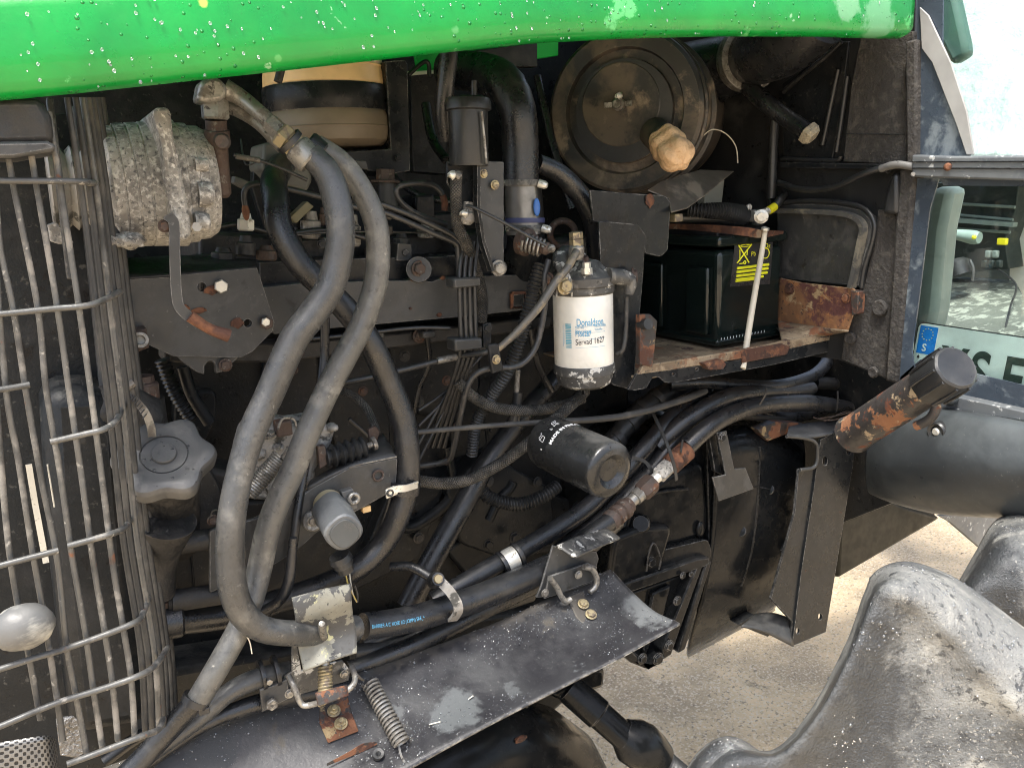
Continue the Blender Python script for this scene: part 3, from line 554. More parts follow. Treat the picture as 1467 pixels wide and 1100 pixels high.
bolt(323, 523, 1.06, 9, RUSTBR, bp)
for q in ((303, 416, 10, 6), (340, 463, 9, 7), (285, 445, 10, 4), (262, 442, 9, 5)): ball('rust_patch', P(q[0], q[1], 1.0585), q[2] * .0009, .0012, q[3] * .0009, RUSTM, bp, lump=.3, n=10)
plate('square_tab', [(178, 478), (210, 470), (214, 498), (184, 510)], ('y', 1.03), .03, RUSTBR); lathe('tab_nut', P(202, 487, 1.03), P(201, 487, 1.015), [(5, 0), (11, 0), (11, 1), (7, 1), (6, .4), (0, .4)], STEEL, n=20)
tube('belt_guard_rod', [(262, 525, 1.16), (275, 565, 1.16), (300, 605, 1.16)], 9, CAST); tube('corrugated_conduit', [(232, 515, 1.18), (250, 560, 1.18), (275, 600, 1.18)], 10, PLASTIC, rib=.006)

# ------------------------------------------------------------------ fan guard wires
def guard():
    g = empty('fan_guard', (WLOC[T].x - .85, .9, .9), None, None); g.parent = T; g.location = WLOC[g] - WLOC[T]; g['label'] = 'grimy welded wire guard around the fan'
    y = .84
    V = [[(-34, 230), (-14, 430), (-6, 560), (10, 760), (27, 874), (40, 931), (58, 1030)], [(-30, 150), (-12, 300), (8, 551), (27, 663), (46, 785), (63, 882), (82, 1002), (90, 1060)],
         [(-18, 170), (-8, 250), (0, 352), (19, 442), (38, 565), (60, 690), (82, 800), (95, 920), (109, 996), (124, 1078)], [(5, 180), (20, 270), (54, 440), (66, 556), (86, 676), (104, 800), (123, 909), (134, 988), (147, 1072)],
         [(36, 170), (53, 270), (82, 439), (99, 560), (116, 676), (133, 800), (150, 904), (161, 977), (169, 1060)], [(70, 160), (87, 270), (113, 439), (130, 560), (145, 676), (162, 810), (177, 901), (188, 972), (193, 1055)]]
    for b in V: tube('guard_wire', [(u, v, y) for u, v in b], 4.2, DIRTM, g, n=12)
    for i, (x0, x1, x2) in enumerate(((96, 136, 186), (108, 146, 196), (118, 156, 206), (126, 164, 213), (133, 172, 219), (140, 178, 225), (146, 184, 230))):
        yy = y + .018 + i * .024
        tube('guard_wire', [(x0, 140, yy), (x0 + 20, 270, yy), (x1 + 2, 440, yy), (x1 + 22, 600, yy), (x1 + 40, 770, yy), (x2 + 15, 930, yy), (x2 + 22, 1046 - i * 2, yy)], 4.2, DIRTD if i != 2 else DIRTM, g, n=10)
    Hs = [[(-40, 258, y), (0, 259, y), (110, 260, y), (128, 262, y + .03), (140, 262, y + .12)], [(-40, 452, y), (0, 450, y), (80, 442, y), (124, 438, y), (148, 430, y + .02), (172, 418, y + .1)],
          [(-40, 561, y), (0, 558, y), (43, 551, y)], [(72, 633, y), (120, 622, y), (148, 615, y), (166, 603, y + .03), (176, 580, y + .1), (180, 560, y + .18)], [(-40, 822, y), (0, 810, y), (84, 788, y)],
          [(97, 782, y), (130, 773, y), (158, 765, y), (178, 756, y + .03), (188, 740, y + .1)], [(-40, 970, y), (0, 958, y), (50, 942, y), (90, 930, y), (150, 909, y), (190, 893, y), (202, 884, y + .03), (213, 856, y + .1)],
          [(-40, 1055, y), (0, 1040, y), (80, 1007, y), (150, 985, y), (200, 967, y), (222, 953, y + .03), (240, 928, y + .1)], [(96, 1094, y), (140, 1078, y), (200, 1055, y), (226, 1045, y + .02), (234, 1030, y + .05)]]
    for h in Hs: tube('guard_wire', [(a, b, c - .009) for a, b, c in h], 4.6, DIRTM, g, n=12)
guard()
kn = ball('guard_knob', P(33, 898, .825), .027, .02, .022, mat('scuffed_pale_rubber_knob', (.11, .11, .105), .5, layers=[((.42, .41, .36), 12, .48, .6, .7, None), ((.05, .05, .05), 30, .66, .70, .6, None)], bump=(80, .5)), lump=.03, lab='grey rounded rubber buffer on the guard')
plate('radiator_shroud', [(55, 560), (150, 555), (182, 620), (215, 1040), (100, 1060), (70, 800)], ('y', .97), .12, CAST, bevel=.02)
plate('radiator_side', [(-220, 180), (150, 160), (170, 560), (200, 1080), (-220, 1250)], ('y', 1.06), .10, CAST)
plate('radiator_edge', [(100, 150), (140, 160), (165, 420), (215, 900), (225, 1040), (190, 1050), (170, 830), (130, 420)], ('y', 1.0), .03, GREY, bevel=.004)
plate('shroud_top', [(-60, 140), (58, 140), (74, 168), (78, 205), (10, 208), (-60, 205)], ('y', .822), .12, CASTB, bevel=.006)
plate('shroud_ledge', [(-60, 206), (5, 203), (68, 202), (80, 208), (78, 216), (20, 226), (-60, 226)], ('y', .815), .08, GREY, bevel=.004)
plate('shroud_post', [(66, 140), (76, 140), (100, 330), (108, 400), (96, 400)], ('y', .90), .02, GREY)
plate('corroded_clip', [(68, 322), (80, 318), (100, 340), (106, 348), (84, 350), (72, 346)], ('y', .93), .02, ALU)
tube('saw_tooth_strip', [(41, 665, .90), (50, 720, .90), (66, 806, .90)], 4, ZINC, lin=True, sec=(1, .2)); tube('saw_tooth_strip', [(68, 665, .92), (78, 726, .92)], 1.2, ZINC, lin=True)  # pale strips standing in for a bright gap seen through the guard
m_ = sheet('perforated_screen', [[(-20, 1066, .86), (30, 1058, .85), (66, 1053, .85), (80, 1058, .87)], [(-20, 1130, .85), (30, 1125, .84), (72, 1120, .84), (86, 1125, .86)]], PERF, th=.001, uvs=(12, 7), k=6, cross=6)
plate('foil_scrap', [(80, 1030), (105, 1026), (122, 1040), (128, 1075), (108, 1086), (86, 1082)], ('y', .92), .004, mat('crumpled_foil', (.22, .22, .22), .3, .9, bump=(60, 14)))

# ------------------------------------------------------------------ hydraulic fittings
fit = empty('hydraulic_fitting', P(310, 150, 1.0), None, None); fit.parent = T; fit.location = WLOC[fit] - WLOC[T]
plate('elbow', [(287, 116), (304, 108), (318, 113), (328, 128), (322, 145), (300, 148), (282, 145)], ('y', .96), .035, STEEL, fit, bevel=.005)
lathe('hex_collar', P(307, 143, .98), P(309, 172, .98), [(0, 0), (19, 0), (20, .1), (20, .9), (17, 1), (0, 1)], STEEL, fit, n=6)
lathe('rusty_body', P(309, 172, .98), P(318, 282, 1.0), [(0, 0), (15, 0), (15, .12), (18, .13), (18, .3), (14, .34), (14, .95), (10, 1), (0, 1)], RUSTBR, fit, n=20)
lathe('side_plug', P(318, 203, .96), P(318, 203, .94), [(0, 0), (12, 0), (12, .8), (9, 1), (0, 1)], RUSTBR, fit, n=16)
tube('steel_pipe', [(322, 128, .975), (345, 140, .97), (370, 160, .955), (398, 184, .94)], [15, 12, 11, 10], STEEL, fit)
tube('steel_pipe', [(325, 150, 1.0), (350, 162, .99), (375, 180, .975), (405, 212, .96)], [12, 11, 10, 10], STEEL, fit)
lathe('hex_nut', P(386, 175, .945), P(402, 190, .938), [(0, 0), (14, 0), (14, 1), (0, 1)], STEEL, fit, n=6)
lathe('hex_nut', P(400, 190, .938), P(428, 214, .93), [(0, 0), (16, 0), (19, .1), (19, .45), (16, .5), (16, .6), (19, .62), (19, .95), (0, 1)], BRASS, fit, n=6)
lathe('crimp_sleeve', P(424, 210, .932), P(446, 232, .925), [(0, 0), (19, 0), (21, .1), (22, .9), (20, 1), (0, 1)], STEEL, fit, n=24)
lathe('crimp_sleeve', P(440, 205, .96), P(462, 222, .955), [(0, 0), (17, 0), (19, .1), (19, .9), (17, 1), (0, 1)], HOSEDD, fit, n=24)
lathe('tie_wrap', P(412, 200, .934), P(418, 206, .934), [(0, 0), (21, 0), (21, 1), (0, 1)], HOSEDD, fit, n=24)
tube('small_wire', [(335, 222, 1.05), (352, 227, 1.05), (372, 230, 1.05), (400, 240, 1.05), (440, 258, 1.05)], 2.5, PIPE); tube('wire_sleeve', [(338, 224, 1.049), (372, 230, 1.049)], 4, STEEL)
tube('small_wire', [(372, 230, 1.05), (352, 235, 1.05), (345, 200, 1.1)], 1.2, PIPE)

# ------------------------------------------------------------------ the three big hoses and their kin
hA = [(444, 222, .925), (470, 250, .915), (484, 295, .905), (488, 345, .90), (475, 406, .90), (448, 450, .90), (420, 488, .90), (386, 565, .90), (361, 620, .895), (343, 680, .89), (332, 740, .885), (329, 790, .885), (333, 840, .885), (345, 873, .89), (368, 897, .895), (404, 906, .90), (460, 906, .93), (510, 899, .95)]
tube('hydraulic_hose', hA, [19, 20, 21, 20.5, 21, 21, 21, 20.5, 20, 19.5, 20, 20.5, 20.5, 20, 19, 18, 18, 18], HOSE, lab='large grey rubber hose looping down in front of the others')
hB = [(452, 208, .96), (490, 235, .955), (522, 280, .95), (540, 330, .945), (539, 400, .945), (520, 461, .945), (492, 515, .945), (466, 565, .945), (441, 620, .94), (421, 670, .94), (400, 715, .94), (384, 758, .94), (372, 813, .94), (360, 860, .93), (340, 905, .92), (312, 955, .91), (283, 1003, .91)]
tube('hydraulic_hose', hB, [16, 17, 17, 17.5, 17.5, 17.5, 18, 18, 18, 18, 18, 18, 18, 17.5, 17.5, 17.5, 17], HOSEB, lab='pale dusty hose crossing behind the front hose')
hC = [(425, 215, 1.24), (404, 238, 1.16), (392, 262, 1.08), (396, 288, 1.045), (400, 325, 1.03), (425, 372, 1.02), (462, 410, 1.015), (497, 445, 1.01), (530, 490, 1.0), (556, 545, 1.0), (577, 600, .995), (583, 640, .99), (583, 690, .99), (570, 740, .99), (548, 780, 1.0), (510, 815, 1.0), (460, 840, 1.02), (400, 860, 1.03), (330, 880, 1.03), (210, 893, 1.02)]
tube('coolant_hose', hC, [17, 18, 19, 19, 19, 19, 18.5, 18, 18, 18, 18, 18, 18, 17.5, 17, 17, 17, 17, 19, 20], HOSED, lab='black hose curving behind the two grey hoses')
lathe('hose_cuff', P(262, 887, 1.0), P(190, 900, 1.0), [(0, 0), (21, 0), (24, .05), (25, 1), (0, 1)], HOSED)
tube('hydraulic_hose', [(281, 1002, .925), (263, 1022, .93), (245, 1042, .935), (205, 1085, .94), (160, 1130, .94)], [16, 16, 16, 16, 16], HOSED)
lathe('hose_tie', P(283, 998, .912), P(278, 1007, .912), [(0, 0), (20, 0), (20, 1), (0, 1)], TIEB); box('tie_head', P(292, 1016, .905), (.012, .01, .008), TIEB, bevel=.001)
tube('hose_split', [(345, 725, .935), (352, 800, .93)], 1, HOSED)
tube('thin_hose', [(466, 455, 1.06), (464, 520, 1.06), (455, 580, 1.03), (440, 650, 1.0), (428, 720, .98), (420, 780, .97), (410, 840, .97), (380, 880, .97)], 6.5, HOSED)
tube('thin_hose', [(420, 770, .935), (414, 830, .935), (400, 860, .94), (370, 880, .96)], [6, 8, 8, 7], HOSED)
# lower-left runs behind the guard
tube('hose', [(520, 925, 1.02), (600, 890, 1.03), (700, 845, 1.05), (790, 800, 1.07)], [10, 10, 9, 9], HOSEDD)
tube('hose', [(500, 960, 1.0), (600, 920, 1.0), (700, 870, 1.03), (780, 830, 1.05)], 13, HOSED)
tube('hose', [(505, 935, 1.01), (580, 920, 1.02), (640, 890, 1.03), (760, 850, 1.05)], 12, HOSEDD)
tube('hose', [(415, 962, .965), (375, 970, .955), (330, 990, .95), (285, 1030, .95), (210, 1085, .95), (150, 1125, .95)], [15, 15, 14, 12, 11, 11], HOSE)
tube('hose', [(500, 985, .98), (400, 1000, .965), (330, 1020, .96), (280, 1045, .96), (200, 1100, .96)], [15, 14, 12, 10, 10], HOSED)
tube('hose', [(300, 1020, .955), (255, 1050, .955), (175, 1110, .955)], 7, HOSEDD); tube('hose', [(150, 1090, 1.0), (190, 1060, 1.0), (240, 1030, 1.0)], 9, HOSEDD)
tube('nylon_string', [(352, 908, .89), (358, 920, .89), (361, 936, .89)], .9, TIE, n=6)
for s in (0, 1): band('hose_clip_ring', P(372 + s * 20, 968 - s * 6, .957), P(378 + s * 20, 966 - s * 6, .957), 18, HOSED, t=.25)
plate('clip_bracket', [(372, 988), (396, 980), (412, 972), (415, 1000), (376, 1020)], ('y', .94), .006, GREY); bolt(389, 1007, .935, 11, STEEL, washer=False); bolt(386, 976, .935, 6, STEEL, washer=False)
tube('drip_wire', [(508, 838, .96), (512, 850, .96), (512, 862, .96)], 1.5, PIPE)

# ------------------------------------------------------------------ small canister on bracket, intake elbow
tube('breather_hose', [(645, 60, 1.12), (640, 110, 1.12), (636, 160, 1.13), (640, 200, 1.14)], 13, HOSED)
can = lathe('breather_canister', P(672, 238, 1.05), P(670, 140, 1.05), [(0, 0), (27, 0), (28, .05), (28, .80), (33, .82), (33, .92), (31, .98), (27, 1), (0, 1)], PLASTIC, lab='small black canister with ribbed lid', n=36)
tube('canister_vent', [(679, 142, 1.05), (679, 116, 1.05)], 4, PLASTIC, can); tube('canister_strap', [(690, 160, 1.018), (694, 200, 1.018), (697, 235, 1.018)], 2, STEEL, can)
plate('canister_bracket', [(640, 232), (682, 230), (682, 300), (665, 300), (640, 262)], ('y', 1.06), .004, BLACK)
plate('canister_bracket', [(680, 230), (722, 232), (722, 380), (716, 392), (706, 392), (700, 382), (684, 320), (681, 300)], ('y', 1.045), .004, GREY, lab='tapered flat bracket with two small bolts')
tube('bracket_flange', [(683, 232, 1.04), (683, 300, 1.04), (690, 345, 1.04), (704, 388, 1.04)], 2.6, BLACK, lin=True, sec=(1, 2.5)); bolt(693, 249, 1.04, 6, BRASS); bolt(709, 265, 1.04, 6.5, BRASS); bolt(714, 384, 1.037, 11, STEEL)
tube('intake_elbow', [(640, 100, 1.30), (690, 105, 1.22), (722, 120, 1.15), (740, 155, 1.12), (745, 200, 1.12), (746, 262, 1.12)], [26, 28, 29, 27.5, 26.5, 26.5], HOSED, n=28, lab='thick black elbow hose beside the air cleaner')
sl_ = tube('perforated_sleeve', [(749, 258, 1.12), (751, 292, 1.12), (753, 335, 1.12)], [26, 27, 28], PERF, n=28, lin=True)
for u, v in ((748, 262), (753, 326)):
    b_ = band('hose_clamp', P(u, v - 4, 1.12), P(u, v + 5, 1.12), 28, PEEL, t=.05); lathe('clamp_screw', P(u + 24, v + 1, 1.09), P(u + 36, v + 4, 1.08), [(0, 0), (6, 0), (6, .7), (4, 1), (0, 1)], ZINC, b_, n=10)
band('blue_tape', P(752, 312, 1.12), P(752, 319, 1.12), 27.6, whiteish('blue_sleeve_print', (.04, .05, .13)), t=.02)
tube('intake_pipe', [(753, 330, 1.12), (752, 360, 1.14), (740, 400, 1.18)], 27, CAST, n=28)
ball('blue_badge', P(769, 297, 1.085), .006, .004, .014, whiteish('blue_badge', (.05, .15, .45)))
tube('grey_cloth_hose', [(655, 245, 1.05), (653, 270, 1.05), (654, 300, 1.06), (656, 325, 1.07), (668, 348, 1.08), (680, 380, 1.12), (690, 420, 1.13), (690, 460, 1.14)], [8.5, 8.5, 8.5, 8.5, 8, 8, 8, 8], BRAID)
ball('white_crust', P(648, 251, 1.04), .006, .005, .006, ZINC, lump=.25, n=10); ball('white_crust', P(656, 251, 1.04), .006, .005, .005, ALU, lump=.3, n=10); ball('white_crust', P(666, 306, 1.045), .006, .005, .005, ZINC, lump=.4, n=10)
lathe('sensor_plug', P(672, 290, 1.06), P(668, 322, 1.06), [(0, 0), (9, 0), (9, .4), (12, .5), (12, .8), (6, 1), (0, 1)], ALUD)
tube('throttle_rod', [(668, 295, 1.03), (680, 298, 1.02), (720, 318, 1.0), (760, 340, .99), (783, 352, .98)], 2.4, PIPE)
lathe('spring_mount', P(748, 345, 1.08), P(788, 358, 1.03), [(0, 0), (20, 0), (20, .2), (14, .3), (15, .4), (11, .5), (12, .6), (9, .7), (9, .9), (5, 1), (0, 1)], RUSTBR, lab='rusty threaded plug beside the fuel filter')
coil('mount_spring', P(750, 347, 1.06), P(778, 356, 1.04), 12, 2, 5, STEEL); ball('rod_end', P(790, 356, .985), .006, .006, .006, STEEL)
ringtube('block_port', P(806, 335, 1.18), (-.5, -1, 0), .022, .006, RUSTBR)
tube('return_hose', [(770, 234, 1.12), (800, 248, 1.12), (830, 278, 1.12), (848, 310, 1.12), (853, 345, 1.13), (857, 395, 1.15)], [13, 14, 15, 15, 14, 13], HOSED, n=20)
plate('head_casting', [(764, 345), (880, 330), (900, 420), (900, 470), (790, 470), (768, 440)], ('y', 1.22), .08, CAST, bevel=.008)

# ------------------------------------------------------------------ air cleaner
def air_cleaner():
    A = PD(893, 160, 1.50); ax = Vector((.80, .60, .02)).normalized(); B = A + ax * .30; k = F / 1.50
    r = lambda q: q * k / k
    a = lathe('air_cleaner', A, B, [(0, .02), (64, .02), (66, .0), (70, .0), (72, .045), (84, .045), (87, 0), (108, .0), (113, .02), (114, .05), (112, .06), (112, .12), (115, .125), (115, .155), (112, .16), (112, .36), (118, .37), (118, .42), (112, .43), (110, .95), (100, 1), (0, 1)], CLEANER, lab='big round black air cleaner housing', n=96)
    lathe('lid_groove', A - ax * .001, A + ax * .002, [(0, 0), (64, 0), (71, .1), (70, 1), (0, 1)], HOSEDD, a, n=72)
    lathe('lid_pan', A - ax * -.004 + Vector((-.008, 0, .012)), A + ax * .03 + Vector((-.008, 0, .012)), [(0, 0), (56, 0), (60, .12), (62, .3), (0, .3)], CLEANER, a, n=64)
    c = A + Vector((-.008, 0, .012)) - ax * .002
    lathe('wing_nut', c, c - ax * .022, [(0, 0), (9, 0), (9, .6), (6, .7), (5.5, 1), (0, 1)], STEEL, a, n=16)
    for s in (-1, 1):
        e = ax.cross(Vector((0, 0, 1))).normalized() * s
        tube('wing', [c - ax * .008 + e * .008, c - ax * .010 + e * .026], 3, STEEL, a, lin=True, sec=(1.2, .5))
    ball('white_grease', c + Vector((-.008, -.01, .014)), .008, .004, .006, ZINC, a, lump=.3, n=10)
    A2 = P(940, 195, 1.165); B2 = A2 + (P(968, 225, 1.11) - A2)
    lathe('dust_outlet', P(938, 190, 1.19), P(960, 213, 1.12), [(0, 0), (22, 0), (22, .9), (20, 1), (0, 1)], CLEANER, a)
    wad = tagit(lathe('masking_tape_wad', P(948, 196, 1.135), P(978, 234, 1.075), [(0, 0), (21, 0), (25, .08), (24, .2), (26, .25), (26, .35), (22, .45), (25, .55), (26, .7), (24, .8), (19, .92), (12, .98), (5, 1), (0, 1.02)], TAPE, None, n=28, lobes=(5, .10)), 'crumpled tan masking tape wrapped over the air cleaner outlet', 'tape')
    rj = random.Random(9)
    for v in wad.data.vertices: v.co += Vector((rj.uniform(-1, 1), rj.uniform(-1, 1), rj.uniform(-1, 1))) * .0018
    sb = wad.modifiers.new('smooth', 'SUBSURF'); sb.levels = sb.render_levels = 1
    tube('intake_duct', [A + ax * .29 + Vector((-.02, 0, .05)), P(1060, 88, 1.22), P(1090, 78, 1.14), P(1130, 55, 1.05), P(1165, 20, 1.0)], [60, 40, 42, 50, 54], HOSED, n=36, lab='fat black intake duct behind the air cleaner')
    band('duct_clamp', P(1068, 86, 1.20), P(1077, 83, 1.175), 43, STEEL, t=.04, n=40)
    tube('drain_hose', [(1062, 110, 1.22), (1072, 124, 1.18), (1100, 150, 1.12), (1135, 175, 1.07), (1158, 190, 1.03)], 12.5, HOSED); 
    lathe('hose_end_fray', P(1155, 188, 1.033), P(1166, 197, 1.02), [(0, 0), (14, 0), (14, .6), (10, 1), (0, 1)], mat('frayed_jute', (.32, .28, .2), .9, bump=(120, 6)), n=14, lobes=(4, .12))
    tube('loose_wire', [(1002, 200, 1.18), (1020, 186, 1.18), (1040, 192, 1.18), (1054, 210, 1.18), (1057, 234, 1.18)], .9, TIE, n=8)
air_cleaner()
# ------------------------------------------------------------------ fuel filter
def fuel_filter():
    y = 1.02; p0 = P(836, 480, y); R = px(44.5, p0)
    ctr = P(836, 480, y + R * .9)
    zt, zb = P(836, 424, y).z, P(836, 532, y).z
    c = lambda z: Vector((ctr.x, ctr.y, z))
    f = lathe('fuel_filter', c(zb), c(zt), [(0, 0), (R * .98, 0), (R, .02), (R, .98), (R * .98, 1), (0, 1)], WHITE, world=True, n=64, lab='white spin-on fuel filter with blue print and handwriting')
    lathe('filter_head', c(zt - .002), c(zt + .052), [(0, 0), (R * 1.02, 0), (R * 1.06, .06), (R * 1.06, .22), (R * 1.12, .26), (R * 1.14, .5), (R * .98, .62), (R * .7, .78), (R * .55, .95), (R * .3, 1), (0, 1)], PEEL, f, world=True, n=40)
    lathe('filter_bowl', c(zb + .003), c(zb - .037), [(0, 0), (R * 1.02, 0), (R * 1.04, .06), (R * 1.04, .38), (R * .95, .42), (R * .95, .62), (R * .88, .85), (R * .72, .98), (R * .5, 1.03), (0, 1.05)], PEEL, f, world=True, n=48)
    box('drain_stub', c(zb - .045), (.007, .007, .014), BLACK, f, bevel=.001)
    b = bolt(809, 410, y - .012, 12, BRASS, f); tube('bolt_flange', [(797, 425, y - .008), (800, 400, y - .008), (809, 393, y - .008), (818, 402, y - .008), (819, 425, y - .008)], 1.6, STEEL, f)
    bolt(906, 396, y + .01, 12, RUSTBR, f, nd=(.8, -.6, 0)); bolt(785, 400, y + .02, 10, RUSTBR, f, nd=(-.9, -.4, 0)); bolt(838, 374, y + .02, 9, RUSTBR, f, nd=(.6, -.7, .2))
    lathe('bleed_screw', P(841, 392, y), P(840, 376, y), [(0, 0), (8, 0), (8, .5), (6, .52), (6, 1), (0, 1)], ZINC, f, n=6)
    tube('head_arm', [(812, 420, y - .01), (808, 392, y), (802, 372, y + .03), (815, 362, y + .05), (835, 372, y + .04)], [9, 9, 11, 11, 9], PEEL, f)
    tube('head_arm', [(870, 395, y), (895, 398, y), (903, 405, y), (901, 422, y)], [12, 11, 10, 6], PEEL, f)
    lathe('banjo_bolt', P(826, 352, y + .01), P(825, 332, y + .01), [(0, 0), (10, 0), (10, .45), (8, .5), (10, .52), (10, .95), (8, 1), (0, 1)], BRASS, f, n=6)
    lathe('banjo', P(826, 372, y + .01), P(826, 350, y + .01), [(0, 0), (8, 0), (11, .3), (11, .8), (8, 1), (0, 1)], STEEL, f)
    tube('filter_hook', [(898, 425, y + .01), (897, 470, y + .01), (893, 500, y + .01), (884, 507, y + .02)], 3.5, PIPE, f)
    # printing, wrapped onto the can
    va = math.atan2(CAM.x - ctr.x, CAM.y - ctr.y)
    def on(x0, z0, tilt=0, lift=.0007):
        def g(x, yy):
            a = va - (x0 + x) / R; rr = R + lift; return Vector((ctr.x + math.sin(a) * rr, ctr.y + math.cos(a) * rr, z0 + yy + x * tilt))
        return g
    zz = lambda t: zb + (zt - zb) * t
    text('brand_text', 'Donaldson.', .0165, on(-.011, zz(.60), 0), INKB, f, sx=.62, bold=.0001)
    text('part_number', 'P556287', .0115, on(-.013, zz(.46)), INKB, f, sx=.62, bold=.0002)
    for i, s in enumerate(('Fuel Filter', 'Filtre a carburant')): text('small_print', s, .0052, on(-.013, zz(.565 - .045 * i)), INKB, f, sx=.7)
    for i, s in enumerate(('Filtro de combustible', 'Kraftstofffilter')): text('small_print', s, .0055, on(.018, zz(.575 - .045 * i)), INKB, f, sx=.45)
    text('handwriting', 'Servad 1627', .0135, on(-.013, zz(.345), .05), INKK, f, sx=.72)
    def bar(x0, x1, z0, z1, m, nm):
        g = on(x0, z0); n = 8; w = x1 - x0; vs = [g(w * i / n, 0) for i in range(n + 1)] + [g(w * i / n, z1 - z0) for i in range(n + 1)]
        obj(nm, vs, [(i, i + 1, n + 2 + i, n + 1 + i) for i in range(n)], m, f, smooth=False)
    for t in (.59, .505, .42, .31): bar(-.013, .037, zz(t), zz(t) + .0004, INKB, 'rule_line')
    rnd = random.Random(2); z = zz(.30)
    while z < zz(.62):
        w = rnd.choice((.0007, .0012, .0020)); bar(-.030, -.0195, z, z + w, INKC, 'barcode_bar'); z += w + rnd.choice((.0008, .0013))
    bar(-.035, -.0345, zz(.32), zz(.6), INKB, 'rule_line'); bar(-.033, -.0326, zz(.35), zz(.62), INKB, 'rule_line')
fuel_filter()
tube('fuel_line', [(826, 360, 1.01), (812, 385, 1.0), (795, 405, 1.0), (772, 440, 1.0), (745, 470, 1.01), (725, 490, 1.02), (708, 504, 1.03)], [6, 6, 6, 6, 5, 5, 5], mat('oily_brown_line', (.10, .095, .085), .4, .2, layers=[((.2, .17, .12), 40, .5, .6, .5, None)]), lab='oily bent line running down from the filter head')
tube('fuel_line', [(786, 372, 1.04), (780, 400, 1.04), (780, 440, 1.04), (770, 490, 1.04), (755, 515, 1.04), (735, 526, 1.04), (700, 528, 1.04), (678, 540, 1.05), (665, 570, 1.06), (650, 640, 1.1), (640, 660, 1.12), (600, 668, 1.14)], 4.5, PIPE)

# ------------------------------------------------------------------ pipes bundle
rail_clips = ((650, 689, 399, 412), (651, 691, 486, 502))
for i in range(4):
    x = 658 + i * 7.2
    tube('injector_pipe', [(x + 6, 340 + (3 - i) * 6, 1.10), (x + 2, 372, 1.095), (x, 400, 1.09), (x + 1, 450, 1.09), (x + 2, 492, 1.09), (x - 3 - i, 522, 1.10), (645 + i * 5, 555, 1.13), (632 + i * 6, 590, 1.16), (612 + i * 8, 640, 1.2)], 3.3, PIPE, n=10)
for a, b, c, d in rail_clips:
    k = plate('pipe_clip', [(a, c), (b, c - 2), (b + 1, d - 2), (a + 1, d + 2)], ('y', 1.072), .03, GREY, bevel=.003)
plate('clip_tab', [(692, 465), (704, 462), (704, 495), (693, 498)], ('y', 1.08), .006, CAST); bolt(698, 470, 1.075, 7, CAST)
plate('clip_tab', [(700, 494), (714, 492), (722, 530), (706, 536)], ('y', 1.02), .008, CAST, bevel=.002); bolt(711, 515, 1.015, 6.5, BRASS)
tube('cross_pipe', [(490, 549, 1.10), (560, 534, 1.10), (632, 516, 1.10), (655, 510, 1.10), (700, 503, 1.06), (740, 480, 1.05), (760, 455, 1.05)], 4.2, PIPE)
tube('cross_pipe_union', [(626, 517, 1.098), (654, 511, 1.098)], 5.2, STEEL, n=10)
for q in (((600, 588), (650, 552), (690, 510)), ((600, 610), (640, 570), (675, 530)), ((598, 640), (625, 590), (650, 545)), ((600, 660), (640, 580), (660, 530))):
    tube('thin_line', [(u, v, 1.16) for u, v in q], 2.4, PIPE, n=8)
tube('corrugated_conduit', [(774, 378, 1.07), (765, 410, 1.07), (750, 470, 1.08), (728, 530, 1.10), (705, 565, 1.13), (683, 605, 1.16), (676, 650, 1.18)], [9, 9, 9, 9, 9, 8, 8], PLASTIC, rib=.0058, ribd=.14, n=14, lab='black corrugated conduit behind the fuel lines')
tube('corrugated_conduit', [(684, 690, 1.18), (700, 712, 1.17), (740, 722, 1.16), (775, 712, 1.15), (800, 695, 1.15)], 9, PLASTIC, rib=.006, ribd=.15, n=14)
tube('braided_hose', [(655, 545, 1.12), (680, 570, 1.12), (715, 585, 1.12), (760, 588, 1.12), (800, 582, 1.12), (835, 570, 1.12)], 8, BRAID); 
tube('braided_hose', [(598, 688, 1.08), (630, 692, 1.08), (668, 688, 1.08), (710, 668, 1.08), (750, 640, 1.08), (790, 605, 1.08), (815, 583, 1.09), (838, 560, 1.11)], 8.5, BRAID, lab='braided hose sweeping up to the fuel filter')
tube('push_pull_cable', [(570, 622, 1.02), (640, 615, 1.02), (740, 607, 1.02), (860, 600, 1.03), (920, 590, 1.04), (980, 572, 1.06), (1010, 560, 1.08)], [4, 4, 4, 5, 5, 5, 5], DIRTD, n=10)
lathe('solenoid', P(737, 606, 1.13), P(742, 562, 1.13), [(0, 0), (9, 0), (9, .6), (7, .62), (7, 1), (0, 1)], PLASTIC, n=12); tube('solenoid_pin', [(740, 562, 1.13), (742, 530, 1.13)], 4, STEEL, n=8)
tube('dipstick_tube', [(585, 870, 1.14), (620, 800, 1.15), (660, 730, 1.16), (700, 660, 1.18), (745, 600, 1.2), (800, 540, 1.22)], [18, 17, 16, 15, 14, 14], HOSED, n=24, lab='thick dark tube rising diagonally across the block')
tube('wound_cable', [(490, 560, 1.10), (510, 570, 1.10), (528, 590, 1.08), (540, 620, 1.05)], 6, BRAID)

